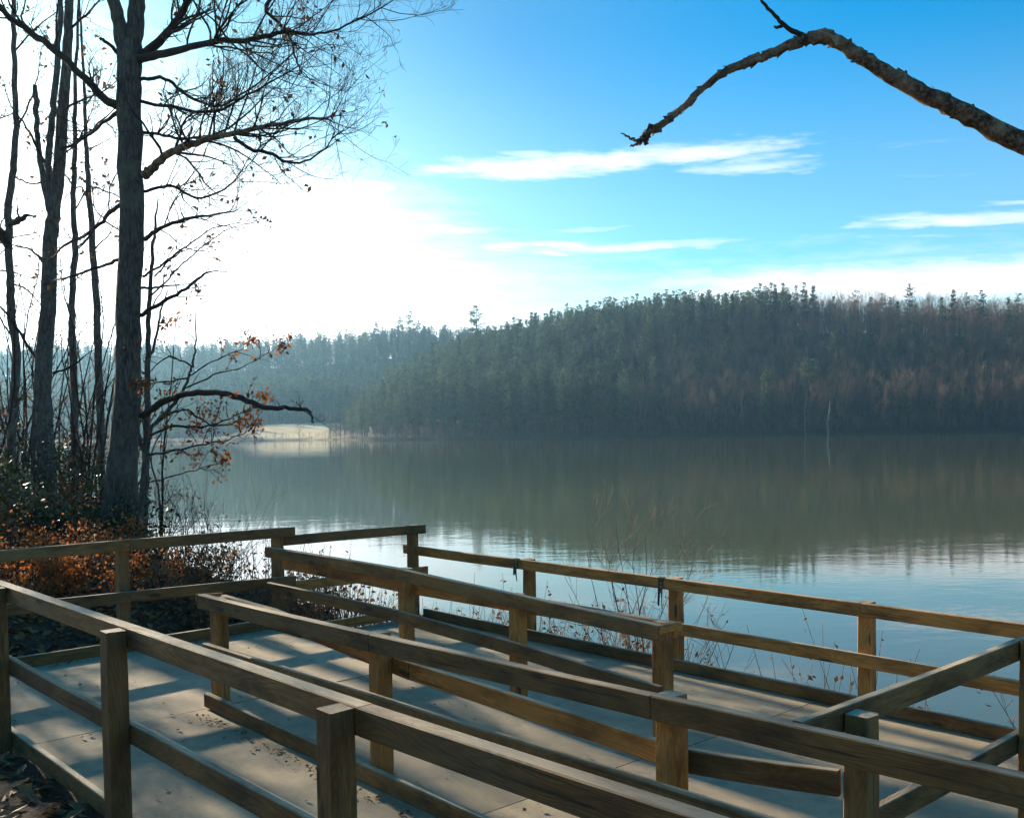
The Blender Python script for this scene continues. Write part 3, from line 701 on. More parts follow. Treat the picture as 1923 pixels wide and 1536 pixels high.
near_tree('bare_tree', 'straight pole-thin bare tree between the split tree and the thick trunk', [
    ([(146, 1010, Y4), (142, 885, Y4), (140, 750, Y4), (135, 640, Y4), (136, 560, Y4), (141, 460, Y4), (138, 380, Y4), (141, 290, Y4), (140, 180, Y4), (146, 60, Y4), (150, -100, Y4)], [.13, .12, .115, .11, .1, .095, .085, .075, .06, .045, .02]),
], [
    ([(140, 470, Y4), (170, 440, Y4), (205, 380, Y4)], [.03, .025, .012], {'dens': 6}),
    ([(140, 350, Y4), (115, 320, Y4), (90, 270, Y4)], [.03, .025, .012], {'dens': 6}),
    ([(141, 270, Y4), (165, 230, Y4), (180, 170, Y4)], [.03, .02, .01], {'dens': 7}),
    ([(138, 400, Y4), (160, 360, Y4), (170, 350, Y4)], [.03, .02, .01], {'dens': 7}),
], 8, bark='bark_grey', leaf=('leaf_brown', .06, .08))
Y5 = 17.0
near_tree('bare_tree', 'slim bare tree leaning slightly, close behind the thick trunk', [
    ([(196, 1000, Y5), (190, 850, Y5), (187, 720, Y5), (183, 640, Y5), (180, 560, Y5), (171, 417, Y5), (165, 330, Y5), (162, 267, Y5), (158, 160, Y5), (150, 20, Y5), (146, -120, Y5)], [.14, .13, .12, .12, .115, .1, .085, .07, .05, .035, .015]),
], [
    ([(168, 380, Y5), (150, 350, Y5), (122, 372, Y5)], [.03, .025, .012], {'dens': 6}),
    ([(170, 350, Y5), (200, 360, Y5), (228, 372, Y5)], [.03, .025, .015], {'dens': 6}),
    ([(163, 280, Y5), (190, 270, Y5), (205, 262, Y5)], [.03, .02, .01], {'dens': 6}),
    ([(176, 470, Y5), (205, 440, Y5), (215, 410, Y5)], [.03, .02, .01], {'dens': 6}),
    ([(160, 200, Y5), (185, 160, Y5), (190, 120, Y5)], [.03, .02, .01], {'dens': 6}),
], 9, bark='bark_grey', leaf=('leaf_brown', .06, .08))
Y6 = 13.9
near_tree('bare_tree', 'slender dark bare tree on the lake side of the thick trunk', [
    ([(268, 1010, Y6), (271, 930, Y6), (274, 850, Y6), (276, 760, Y6), (278, 640, Y6), (281, 560, Y6), (287, 470, Y6), (292, 417, Y6), (296, 370, Y6)], [.13, .11, .10, .085, .07, .06, .045, .035, .012]),
    ([(274, 850, Y6), (264, 830, Y6 - .1), (258, 805, Y6 - .2), (266, 790, Y6 - .2)], [.09, .07, .05, .03]),
    ([(278, 680, Y6), (292, 640, Y6 + .1), (302, 585, Y6 + .2), (316, 545, Y6 + .2)], [.045, .04, .03, .015]),
], [
    ([(278, 560, Y6), (310, 530, Y6), (350, 490, Y6), (420, 435, Y6), (470, 420, Y6)], [.03, .025, .02, .014, .007], {'dens': 3, 'len': .5}),
    ([(290, 520, Y6), (330, 480, Y6), (372, 462, Y6)], [.025, .02, .01], {'dens': 4, 'len': .5}),
], 10, leaf=('leaf_brown', .12, .07), tw=.8)

# beech sapling with clinging orange leaves
Y7 = 12.6
near_tree('beech_sapling', 'young beech with clinging orange leaves reaching out beside the thick trunk', [
    ([(262, 1015, Y7), (268, 920, Y7), (281, 814, Y7), (312, 775, Y7), (339, 742, Y7), (356, 705, Y7), (362, 682, Y7), (367, 640, Y7), (369, 580, Y7)], [.08, .07, .055, .05, .042, .034, .03, .022, .01]),
], [
    ([(276, 855, Y7), (310, 850, Y7 - .3), (360, 838, Y7 - .5), (420, 828, Y7 - .7), (462, 812, Y7 - .8)], [.035, .03, .024, .016, .008], {'dens': 7, 'len': .42, 'from': .1}),
    ([(279, 820, Y7), (330, 800, Y7 - .3), (380, 802, Y7 - .5), (430, 786, Y7 - .7), (478, 762, Y7 - .8)], [.035, .03, .024, .016, .008], {'dens': 8, 'len': .42, 'from': .1}),
    ([(300, 790, Y7), (345, 770, Y7 - .2), (400, 800, Y7 - .4), (450, 790, Y7 - .6)], [.03, .025, .02, .01], {'dens': 8, 'len': .4, 'from': .1}),
    ([(352, 710, Y7), (318, 716, Y7 - .2), (285, 720, Y7 - .3)], [.025, .02, .012], {'dens': 8, 'len': .4, 'from': .1}),
    ([(362, 690, Y7), (320, 670, Y7), (280, 700, Y7)], [.025, .02, .01], {'dens': 8, 'len': .4}),
    ([(345, 730, Y7), (400, 705, Y7 - .2), (455, 690, Y7 - .4), (515, 655, Y7 - .5)], [.022, .018, .012, .006], {'dens': 3, 'len': .45}),
    ([(356, 705, Y7), (400, 680, Y7 - .2), (460, 652, Y7 - .3)], [.02, .015, .006], {'dens': 4, 'len': .4}),
    ([(368, 640, Y7), (350, 625, Y7), (330, 610, Y7)], [.015, .012, .006], {'dens': 8, 'len': .35}),
    ([(280, 905, Y7), (340, 890, Y7 - .2), (400, 872, Y7 - .4)], [.02, .015, .006], {'dens': 5, 'len': .4}),
], 12, group='saplings on the near bank', leaf=('leaf_orange', .6, .062), tw=1.0, twig_levels=1)

# trees of the same wood that stand beyond the left edge of the view and shade the landing
for k, (u, v, h) in enumerate(((2.6, 15.5, 11), (1.2, 18.5, 12), (3.6, 20.5, 12), (4.6, 24, 12), (0.2, 14.0, 10), (6.0, 22, 11))):
    rng = random.Random(40 + k); p = Q(u, v, 0); g = gz(p.x, p.y); root = empty('bare_tree', (p.x, p.y, g))
    tag(root, 'bare tree further along the wooded bank, past the crooked thin tree', 'tree', 'bare trees along the bank')
    pts = [Vector((p.x, p.y, g - .2))]; q = pts[0].copy()
    for i in range(8):
        q = q + Vector((rng.uniform(-.18, .18), rng.uniform(-.18, .18), h / 8)); pts.append(q.copy())
    rs = [.17 * (1 - .85 * i / 8) + .01 for i in range(9)]
    P, Rr = smooth_path(pts, rs, 3); mb = MB(); mb.tube(P, Rr, 9, rng=rng, lump=.05); mb.build('trunk', M['bark_grey'], root)
    tm = MB(); tips = []
    for i in range(26):
        f = rng.uniform(.22, 1) * (len(P) - 1); j = int(f); a = rng.uniform(0, 6.28)
        grow(tm, P[j], Vector((math.cos(a), math.sin(a), .55)), rng.uniform(1.0, 2.6) * (1.15 - f / len(P) * .6), .03, 2, rng, kids=5, tips=tips)
    o_ = tm.build('twigs', M['twig'], root)
    if o_: o_['kind'] = 'stuff'
    lm = MB()
    for t_, d_ in tips:
        if rng.random() < .16: leafquad(lm, t_, .09, rng)
    lm.build('leaves', M['leaf_brown'], root)

# ------------------------------------------------------------------ dead limb over the water from a tree beside the camera
Yb = 4.2
rng = random.Random(77)
tb = Vector((4.35, 3.9, 0)); root = empty('overhanging_tree', (tb.x, tb.y, gz(tb.x, tb.y)))
tag(root, 'tree with a bare dead limb hanging into the sky over the lake', 'tree')
mb = MB(); P, Rr = smooth_path([(tb.x, tb.y, .3), (tb.x + .03, tb.y, 1.6), (tb.x - .02, tb.y + .04, 3.0), (tb.x + .05, tb.y, 5), (tb.x + .1, tb.y + .1, 8.5)], [.24, .19, .175, .16, .1], 6, rng, .01)
mb.tube(P, Rr, 16, rng=rng, lump=.04); mb.build('trunk', M['bark'], root)
def limb(pp, dm, name='limb', sides=10, lump=.12, mt='limb', jit=.004):
    P, Rr = smooth_path(pp, [d / 2 for d in dm], 7, rng, jit)
    b = MB(); b.tube(P, Rr, sides, rng=rng, lump=lump); return b.build(name, M[mt], root), P, Rr
kp = lambda x, y, dy=0: at(x, y, Yb + dy)
mainp = [Vector((tb.x, tb.y, 3.05)), kp(2080, 338, -.1), kp(1920, 270), kp(1810, 212), kp(1720, 168), kp(1640, 122), kp(1575, 82), kp(1545, 70), kp(1515, 74), kp(1480, 86), kp(1430, 108), kp(1372, 130), kp(1320, 165), kp(1275, 210), kp(1245, 230), kp(1216, 252), kp(1200, 268)]
_, P, Rr = limb(mainp, [.12, .10, .086, .078, .068, .061, .056, .058, .044, .038, .035, .033, .027, .025, .023, .022, .015], lump=.13)
limb([kp(1535, 78), kp(1505, 66), kp(1470, 46), kp(1448, 22), kp(1428, -2), kp(1410, -40), kp(1402, -90)], [.028, .022, .018, .014, .012, .01, .006], 'side_branch', 7, .1, 'twig')
limb([kp(1470, 47), kp(1462, 52), kp(1454, 50)], [.016, .012, .005], 'stub', 6, .1, 'twig')
limb([kp(1205, 264), kp(1190, 262), kp(1176, 256), kp(1166, 250)], [.016, .011, .008, .004], 'splinter', 6, .2)
limb([kp(1210, 258), kp(1198, 270), kp(1184, 274)], [.018, .014, .006], 'splinter', 6, .2)
limb([kp(1216, 252), kp(1216, 264), kp(1212, 270)], [.014, .01, .004], 'splinter', 6, .2)
bk = MB()
for k in range(150):            # flakes and knobs of loose bark
    f = rng.uniform(.08, .98) * (len(P) - 1); j = min(int(f), len(P) - 2); t = (P[j + 1] - P[j]).normalized(); s = perp(t, rng)
    p = P[j] + s * Rr[j] * .9; L = rng.uniform(.01, .035); w = t.cross(s)
    bk.quad(p - t * L + w * .008, p - t * L - w * .008, p + t * L * .6 - w * .006 + s * rng.uniform(.002, .014), p + t * L * .6 + w * .006 + s * rng.uniform(.002, .014))
for f in (.18, .27, .36, .42, .47, .60, .68, .84, .88):
    j = int(f * (len(P) - 1)); sd_ = Vector((rng.uniform(-.5, .5), rng.uniform(-.3, .3), rng.choice((-1, 1)))).normalized()
    bk.tube([P[j], P[j] + sd_ * Rr[j] * .95, P[j] + sd_ * Rr[j] * 1.35 + Vector((.004, 0, 0))], [Rr[j] * .5, Rr[j] * .4, Rr[j] * .15], 6)
bk.build('bark_flakes', M['limb'], root)['kind'] = 'stuff'

# ------------------------------------------------------------------ shrubs, reeds, young pines on the near bank
def shrub(name, label, x, y, h, spread, n, seed, mt='twig', leaf=None, group='shrubs on the near bank', lev=2, r=.007, up=.35, cat='shrub', kl=(.38, .68), lean=(0, 0)):
    rng = random.Random(seed); g = gz(x, y); root = empty(name, (x, y, g)); tag(root, label, cat, group)
    mb = MB(); tips = []
    for k in range(n):
        a = rng.uniform(0, 6.28); t = spread * rng.random() ** .6
        d = Vector((math.cos(a) * t + lean[0], math.sin(a) * t + lean[1], 1)).normalized()
        grow(mb, Vector((x + rng.uniform(-.06, .06), y + rng.uniform(-.06, .06), g - .05)), d, h * rng.uniform(.6, 1.05), r, lev, rng, up=up, kids=4, tips=tips, wig=.28, kl=kl)
    mb.build('stems', M[mt], root)
    if leaf:
        lm = MB()
        for p, d in tips:
            for k in range(leaf[1]):
                leafquad(lm, p + Vector((rng.gauss(0, 1), rng.gauss(0, 1), rng.gauss(0, 1))) * leaf[3], leaf[2] * rng.uniform(.6, 1.3), rng)
        lm.build('leaves', M[leaf[0]], root)
    return root
def gp(px, Y): p = at(px, 900, Y); return p.x, p.y
sh = 'tangled leafless shrub at the water edge behind the tall landing railing'
for k, (px, Y, h, sp, n) in enumerate(((330, 13.2, 1.25, .6, 12), (375, 12.6, 1.0, .7, 12), (430, 12.4, .9, .7, 11), (300, 14.5, 1.4, .5, 10), (470, 12.2, .75, .7, 8), (350, 11.6, .75, .8, 11), (405, 11.4, .6, .8, 10), (250, 11.5, .6, .9, 9))):
    shrub('leafless_shrub', sh, *gp(px, Y), h, sp, n, 100 + k, leaf=('leaf_brown', 1, .05, .03) if k > 4 else None, group='leafless shrubs behind the landing railing')
shrub('arching_stems', 'few long whippy stems arching out over the water', *gp(395, 13.0), 1.9, .9, 7, 120, lev=1, r=.006, lean=(.35, 0), group=None)
p = gp(338, 13.4)
oc = 'low shrub full of glowing orange leaves among the trunk feet'
for k, (px, Y, h, n, q) in enumerate(((118, 15.6, 1.45, 9, 4), (150, 14.0, 1.0, 8, 3), (40, 11.5, .8, 9, 3), (100, 11.2, .65, 10, 4), (160, 11.2, .6, 10, 4), (205, 11.8, .6, 9, 4), (60, 13, .9, 9, 3), (290, 11.4, .5, 8, 3), (240, 12.2, .6, 8, 3), (420, 11.7, .45, 6, 2), (150, 10.2, .5, 9, 4), (225, 10.0, .45, 8, 3), (60, 9.6, .5, 9, 4), (110, 9.8, .45, 9, 4), (300, 10.2, .45, 8, 3), (345, 10.4, .5, 8, 3), (20, 10.2, .6, 9, 4))):
    shrub('orange_shrub', oc, *gp(px, Y), h, .8, n, 140 + k, leaf=('leaf_orange' if k % 4 != 2 else 'leaf_brown', q, .045, .07), group='orange-leaved shrubs on the near bank')
ec = 'dark evergreen bush with small glossy leaves under the trunks'
for k, (px, Y, h, n) in enumerate(((15, 14.0, 1.5, 11), (55, 15.0, 1.6, 10), (-40, 13.0, 1.5, 11), (200, 13.6, 1.0, 9), (130, 16.5, 1.2, 8), (235, 12.5, .7, 8), (20, 12, .9, 10), (95, 12.6, .8, 9))):
    shrub('evergreen_bush', ec, *gp(px, Y), h, .7, n, 170 + k, leaf=('evergreen_leaf', 4, .07, .1), group='dark bushes under the trunks')
br = 'bare undergrowth bush tangled between the tree trunks'
for k, (px, Y, h, n) in enumerate(((30, 17, 2.6, 9), (75, 18, 2.8, 9), (110, 17.5, 2.4, 9), (165, 18, 2.6, 8), (215, 16, 2.0, 8), (0, 18.5, 2.8, 9), (290, 15.5, 1.6, 8), (50, 16, 2.0, 9))):
    shrub('undergrowth_bush', br, *gp(px, Y), h, .55, n, 190 + k, leaf=('leaf_brown', 1, .06, .04), group='undergrowth between the trunks')
sp_ = 'slender bare sapling rising from the undergrowth between the trunks'
for k, (px, Y, h, n) in enumerate(((8, 16, 4.6, 2), (48, 15.6, 5.0, 2), (62, 17.5, 5.5, 2), (112, 16.8, 5.0, 2), (124, 15.4, 4.4, 2), (160, 15.8, 4.8, 2), (176, 18, 5.5, 2), (206, 17.2, 4.6, 2), (300, 14.6, 3.6, 2), (-20, 15.2, 5, 2), (30, 17, 6, 2), (70, 15.9, 4.2, 3), (98, 18, 6, 3), (150, 16.6, 5.6, 2), (186, 15.6, 3.6, 3), (215, 18.5, 5, 2), (20, 19, 6.5, 3), (135, 19, 6.5, 3))):
    shrub('bare_sapling', sp_, *gp(px, Y), h, .16, n, 260 + k, lev=3, r=.022, up=.3, cat='sapling', group='slender saplings among the trunks', kl=(.22, .42), leaf=('leaf_brown', 1, .05, .03) if k % 3 == 0 else None)
# the shrub seen through the lakeside railing
shrub('leafless_shrub', 'pale-tipped leafless shrub rising from the water edge behind the lakeside railing', *Q(6.95, 5.95, 0).xy, 2.2, .38, 8, 222, mt='twig_tan', lev=3, r=.010, group=None, lean=(.02, 0))
shrub('leafless_shrub', 'wide dark leafless shrub with curving twigs low behind the lakeside railing', *Q(7.0, 5.6, 0).xy, 1.25, .95, 6, 223, lev=2, r=.008, group=None)
shrub('leafless_shrub', 'small sparse shrub with red berries by the cross railing', *Q(7.0, 2.75, 0).xy, 1.05, .8, 6, 224, lev=2, r=.004, group=None, leaf=('leaf_orange', 1, .02, .02))

rng = random.Random(9)
def reeds(label, pts, h, n, seed):
    rng = random.Random(seed); c = Q(*pts, 0); g = gz(c.x, c.y); root = empty('reed_clump', (c.x, c.y, g))
    tag(root, label, 'reeds', 'dry reed clumps at the water edge'); st = MB(); hd = MB()
    for k in range(n):
        u = pts[0] + rng.gauss(0, .16); v = pts[1] + rng.gauss(0, .30); b = Q(u, v, 0); b.z = gz(b.x, b.y) - .03
        L = h * rng.uniform(.55, 1.1); d = Vector((rng.gauss(0, .16), rng.gauss(0, .16), 1)).normalized()
        m1 = b + d * L * .55; e = m1 + (d + Vector((rng.gauss(0, .25), rng.gauss(0, .25), -.1))).normalized() * L * .45
        st.tube([b, m1, e], [.0045, .0036, .002], 3, cap=False)
        for q in range(rng.randint(2, 5)): leafquad(hd, b.lerp(e, rng.uniform(.5, 1.0)), rng.uniform(.03, .07), rng)
    st.build('stems', M['reed'], root); hd.build('seed_heads', M['leaf_brown'], root)['kind'] = 'stuff'
for k, (u, v, h, n) in enumerate(((6.5, 9.3, .95, 130), (6.1, 9.8, .9, 130), (5.6, 9.5, .8, 120), (6.75, 8.7, 1.1, 100), (5.0, 9.3, .65, 110), (4.5, 9.5, .6, 90), (6.8, 7.9, 1.35, 60), (6.75, 7.3, 1.4, 60), (6.8, 6.2, 1.35, 60), (6.75, 5.75, 1.3, 60), (6.75, 6.7, 1.3, 50), (6.9, 3.6, 1.35, 22), (6.95, 2.3, 1.3, 16), (6.9, 4.2, 1.3, 14))):
    reeds('clump of dry brown reeds between the railing and the water', (u, v), h, n, 300 + k)

def young_pine(px, Y, h, seed, xy=None, label='young grey-green pine growing between the thin trunks'):
    rng = random.Random(seed); x, y = xy or gp(px, Y); g = gz(x, y); root = empty('young_pine', (x, y, g))
    tag(root, label, 'pine', 'young pines on the near bank')
    t = MB(); t.tube([(x, y, g - .1), (x + .03, y, g + h * .5), (x, y, g + h)], [.04, .025, .006], 7); t.build('trunk', M['bark_grey'], root)
    br_ = MB(); nd = MB()
    for k in range(int(h * 16)):
        f = rng.uniform(.12, 1); z = g + h * f; a = rng.uniform(0, 6.28); L = (1 - f) * h * .26 + .12
        d = Vector((math.cos(a), math.sin(a), rng.uniform(.1, .5))).normalized(); p = Vector((x, y, z)); e = p + d * L
        br_.tube([p, e], [.008, .003], 3, cap=False)
        for q in range(int(10 + L * 18)):
            b = p.lerp(e, rng.uniform(.3, 1)); dd = (d * .8 + Vector((rng.gauss(0, .6), rng.gauss(0, .6), rng.gauss(.2, .5)))).normalized(); w = perp(dd, rng) * .004 * max(1, h / 3); l = rng.uniform(.07, .14) * max(1, h / 5)
            nd.tri(b - w, b + w, b + dd * l)
    br_.build('branches', M['twig'], root); nd.build('needles', M['needle_near'], root)
for k, (px, Y, h) in enumerate(((165, 18.5, 3.2), (195, 19, 2.6), (128, 19.5, 2.4), (10, 19, 2.3), (150, 17.6, 2.0))): young_pine(px, Y, h, 400 + k)

for k, (u, v, h) in enumerate(((2.2, 17, 6.0), (1.6, 22, 8.0), (2.6, 26, 8.5), (1.7, 14, 6.0), (2.8, 18.5, 7.5), (1.0, 16.5, 7.0))):  # unseen pines added left of the view to shade landing and first ramp
    p = Q(u, v, 0); young_pine(0, 0, h, 420 + k, (p.x, p.y), 'unseen pine added further along the bank to shade the landing')

# ------------------------------------------------------------------ leaf litter
def litter(name, label, pts, size, seed, mt):
    rng = random.Random(seed); mb = MB()
    for (x, y, z) in pts:
        a = rng.uniform(0, 6.28); s = size * rng.uniform(.5, 1.3); tl = rng.uniform(-.5, .5); t2 = rng.uniform(-.5, .5)
        e1 = Vector((math.cos(a), math.sin(a), tl)) * s * .5; e2 = Vector((-math.sin(a), math.cos(a), t2)) * s * .33
        c = Vector((x, y, z + .004 + s * .22 * abs(tl) + s * .16 * abs(t2)))
        mb.tri(c - e1, c + e2 + ZZ * s * .1, c + e1); mb.tri(c - e1, c + e1, c - e2 + ZZ * s * .1)
    o = mb.build(name, M[mt], smooth=False); tag(o, label, 'leaves', kind='stuff'); return o
rng = random.Random(21); pts = []
while len(pts) < 9000:
    u = rng.uniform(-3, 7.2); v = rng.uniform(-2, 19)
    if u > 1.5 and v < 8.3 and u < 6.3: continue
    if u > 1.5 and v < 8.3: continue
    p = Q(u, v, 0); pts.append((p.x, p.y, gz(p.x, p.y)))
for k in range(7000):
    u = rng.uniform(1.2, 6.6); v = 8.35 + abs(rng.gauss(0, 2.4)); p = Q(u, v, 0); pts.append((p.x, p.y, gz(p.x, p.y)))
for k in range(900):
    u = 1.58 - abs(rng.gauss(0, .7)); v = rng.uniform(2, 8); p = Q(u, v, 0); pts.append((p.x, p.y, gz(p.x, p.y)))
litter('leaf_litter', 'brown and orange fallen leaves covering the bank', pts, .085, 22, 'leaf_litter')
pts = []
for k in range(330):
    if rng.random() < .62: u = rng.uniform(1.75, 4.2); v = rng.uniform(1.5, 8.0)
    else: u = rng.uniform(1.75, 5.9); v = rng.uniform(1.5, 8.0)
    if u < 2.9: z = 1.434 if v > 6.1 else lane1(v)
    elif u < 4.4: z = 1.434 if v > 6.1 else lane2(v)
    else: z = lane3(v)
    if abs(u - 2.9) < .1 or abs(u - 4.4) < .1: continue
    p = Q(u, v, 0); pts.append((p.x, p.y, z))
for k in range(240):                       # debris gathered against kerbs
    v = rng.uniform(1.5, 6); p = Q(2.76 - abs(rng.gauss(0, .05)), v, 0); pts.append((p.x, p.y, lane1(v)))
    v = rng.uniform(6.2, 8.0)
    if k % 3 == 0: p = Q(rng.uniform(1.75, 4.3), 8.1 - abs(rng.gauss(0, .05)), 0); pts.append((p.x, p.y, 1.434))
litter('deck_debris', 'small dark leaves and grit scattered over the walkway', pts, .026, 23, 'leaf_brown')

# ------------------------------------------------------------------ far woods
def pine_proto(seed, h=20.0, bare=.35, ex=.85, wide=1.0):
    r = random.Random(seed); t = MB(); c = MB()
    lean = Vector((r.uniform(-.3, .3), r.uniform(-.3, .3), 0))
    t.tube([(0, 0, -1), (lean.x * .4, lean.y * .4, h * .5), (lean.x, lean.y, h * .97)], [.26, .19, .04], 6, cap=False)
    lev = bare * h
    while lev < h * .99:
        f = (lev / h - bare) / (1 - bare)
        R_ = (1.0 - f) ** ex * wide * r.uniform(2.3, 4.6) * (.55 + .45 * min(1, f * 5)) + .15
        for k in range(r.randint(4, 6)):
            if r.random() < .12: continue
            a = r.uniform(0, 6.28); L = R_ * r.uniform(.55, 1.15); ri = r.uniform(.12, .42)
            d = Vector((math.cos(a), math.sin(a), ri)); w = Vector((-math.sin(a), math.cos(a), 0))
            base = Vector((lean.x * lev / h, lean.y * lev / h, lev))
            for q in range(int(8 + L * 6.5)):
                p = base + d * L * r.uniform(.22, 1.0) + w * r.uniform(-.33, .33) * L + Vector((0, 0, r.uniform(-.25, .35)))
                s = r.uniform(.22, .55); e1 = Vector((r.gauss(0, 1), r.gauss(0, 1), r.gauss(0, .45))).normalized() * s; e2 = Vector((r.gauss(0, 1), r.gauss(0, 1), r.gauss(.3, .6))).normalized() * s * .7
                c.tri(p - e1, p + e2, p + e1)
        lev += r.uniform(.5, 1.25)
    for k in range(int(bare * h * 1.3)):
        z = r.uniform(.12, bare) * h; a = r.uniform(0, 6.28); L = r.uniform(.5, 1.8)
        t.tube([(0, 0, z), (math.cos(a) * L, math.sin(a) * L, z + r.uniform(-.2, .3))], [.04, .015], 3, cap=False)
    return t, c
def bare_proto(seed, h=16.0):
    r = random.Random(seed); t = MB(); c = MB()
    pts = [Vector((0, 0, -1))]; q = Vector((0, 0, 0))
    for i in range(6): q = q + Vector((r.uniform(-.3, .3), r.uniform(-.3, .3), h * .13)); pts.append(q.copy())
    t.tube(pts, [.24, .21, .18, .15, .12, .09, .05], 6, cap=False)
    def g(p, d, L, rr, lev):
        n = 3; P = [p]
        for i in range(n):
            d = (d + perp(d, r) * .25 + Vector((0, 0, .1))).normalized(); P.append(P[-1] + d * L / n)
        c.tube(P, [rr, rr * .75, rr * .5, rr * .3], 3, cap=False)
        if lev > 0:
            for k in range(4 if lev < 3 else 5):
                f = r.uniform(.3, 1.0) * n; i = min(n - 1, int(f)); b = P[i].lerp(P[i + 1], f - i); s = perp(d, r)
                g(b, (d * .75 + s * .7 + Vector((0, 0, .3))).normalized(), L * r.uniform(.42, .66), rr * .5, lev - 1)
    for k in range(14):
        f = r.uniform(.16, 1.0) * 6; i = min(5, int(f)); a = r.uniform(0, 6.28)
        g(pts[i].lerp(pts[i + 1], f - i), Vector((math.cos(a), math.sin(a), r.uniform(.5, 1.2))).normalized(), r.uniform(2.8, 5.2), .055, 3)
    return t, c
pines = [(a.mesh('pine_trunk', M['trunk_far']), b.mesh('pine_crown', M['pine_far'])) for a, b in (pine_proto(500 + k, 20 + k % 3, (.24, .16, .32, .12)[k % 4], (.6, .42, .5, .55, .38)[k], (1, 1.25, 1.2, 1.05, 1.35)[k]) for k in range(5))]
bares = [(a.mesh('bare_trunk', M['trunk_far']), b.mesh('bare_crown', M['bare_far'])) for a, b in (bare_proto(520 + k, 16 + k) for k in range(4))]

def place(kind, i, x, y, s, rz, label, group):
    tm, cm = (pines if kind == 'pine' else bares)[i]
    e = empty('pine_tree' if kind == 'pine' else 'bare_tree', (x, y, gz(x, y))); e.rotation_euler = (0, 0, rz); e.scale = s
    tag(e, label, 'tree', group)
    for nm, me_ in (('trunk', tm), ('crown', cm)):
        o = bpy.data.objects.new(nm, me_); COL.objects.link(o); o.parent = e
    return e
rng = random.Random(55)
def zone(x, y):
    """chance of a pine at a place of the far woods: pines to the left and on the crest, bare hardwoods on the right flank"""
    t = x / y; d = y - float(np.interp(x, FS_X, FS_Y))
    pr = 1 - float(sstep(np.array(t), .05, .17)); cr = float(sstep(np.array(d), 75, 110)) * (1 - float(sstep(np.array(t), .24, .32)))
    pr = max(pr * .92, cr * .9, .06)
    if t < -.15: pr = .62
    return pr
cand = []
for x in np.arange(-330, 330, 4.7):
    for y in np.arange(270, 520, 4.7):
        px = x + rng.uniform(-2.4, 2.4); py = y + rng.uniform(-2.4, 2.4)
        t = px / py
        if abs(t) > .62: continue
        d = py - float(np.interp(px, FS_X, FS_Y))
        if d < 2.0 or (t < -.165 and py < 425): continue
        if t < -.15 and d < 14 and rng.random() < .5: continue
        cand.append((px, py, d))
for x in np.arange(-420, 60, 6.0):
    for y in np.arange(425, 690, 6.0):
        px = x + rng.uniform(-3.4, 3.4); py = y + rng.uniform(-3.4, 3.4); t = px / py
        if t < -.62 or t > .02 or (t > -.165 and py < 470): continue
        cand.append((px, py, 999))
# a fringe of wood on the far left shore
for x in np.arange(-330, -92, 6):
    for y in np.arange(310, 425, 6):
        px = x + rng.uniform(-2.8, 2.8); py = y + rng.uniform(-2.8, 2.8); t = px / py
        d = py - float(np.interp(px, FS_X, FS_Y))
        if d < 2 or t > -.262 or t < -.62: continue
        cand.append((px, py, d if d > 25 else 500))
rec = []
for (x, y, d) in cand:
    kind = 'pine' if rng.random() < zone(x, y) else 'bare'
    s = rng.uniform(.84, 1.05) * (.93 if kind == 'pine' else 1.0)
    if d < 9: s *= rng.uniform(.62, .95)
    tt_ = x / y
    if y < 420: s *= .55 + .45 * float(sstep(np.array(tt_), -.175, -.09))
    if kind == 'bare': s *= .92
    rec.append((kind, x, y, d, s, rng.uniform(.95, 1.06), rng.uniform(0, 6.28)))
# the nearest 300 of each kind stand as trees of their own, the rest of the wood reads as one mass
def near_first(k):
    return sorted((r for r in rec if r[0] == k and abs(r[1] / r[2]) < .52), key=lambda r: r[3] + .12 * r[2])
own = set()
lab = {'pine': ('tall dark pine in the front of the wood across the lake', 'pines along the far shore'),
       'bare': ('bare brown hardwood in the front of the wood across the lake', 'bare hardwoods along the far shore')}
for k in ('pine', 'bare'):
    for r in near_first(k)[:280]:
        own.add(id(r)); i = rng.randrange(5 if k == 'pine' else 4)
        place(k, i, r[1], r[2], (r[4] * .72, r[4] * .72, r[4] * r[5]), r[6], *lab[k])
# tall trees standing out of the left shoulder of the hill and on the skyline
for (px, top, Y, k) in ((690, 612, 600, 'bare'), (705, 606, 605, 'pine'), (722, 598, 600, 'bare'), (738, 594, 608, 'bare'), (752, 598, 603, 'pine'), (772, 588, 600, 'pine'), (786, 604, 606, 'pine'), (895, 580, 430, 'pine')):
    q = at(px, top, Y); g = gz(q.x, q.y); s = (q.z - g) / (20.0 if k == 'pine' else 17.5)
    place(k, 1 if k == 'pine' else 2, q.x, q.y, (s * .8, s * .8, s), rng.uniform(0, 6), 'tree standing taller than its neighbours on the low shoulder of the wooded hill', 'tall trees on the hill shoulder')

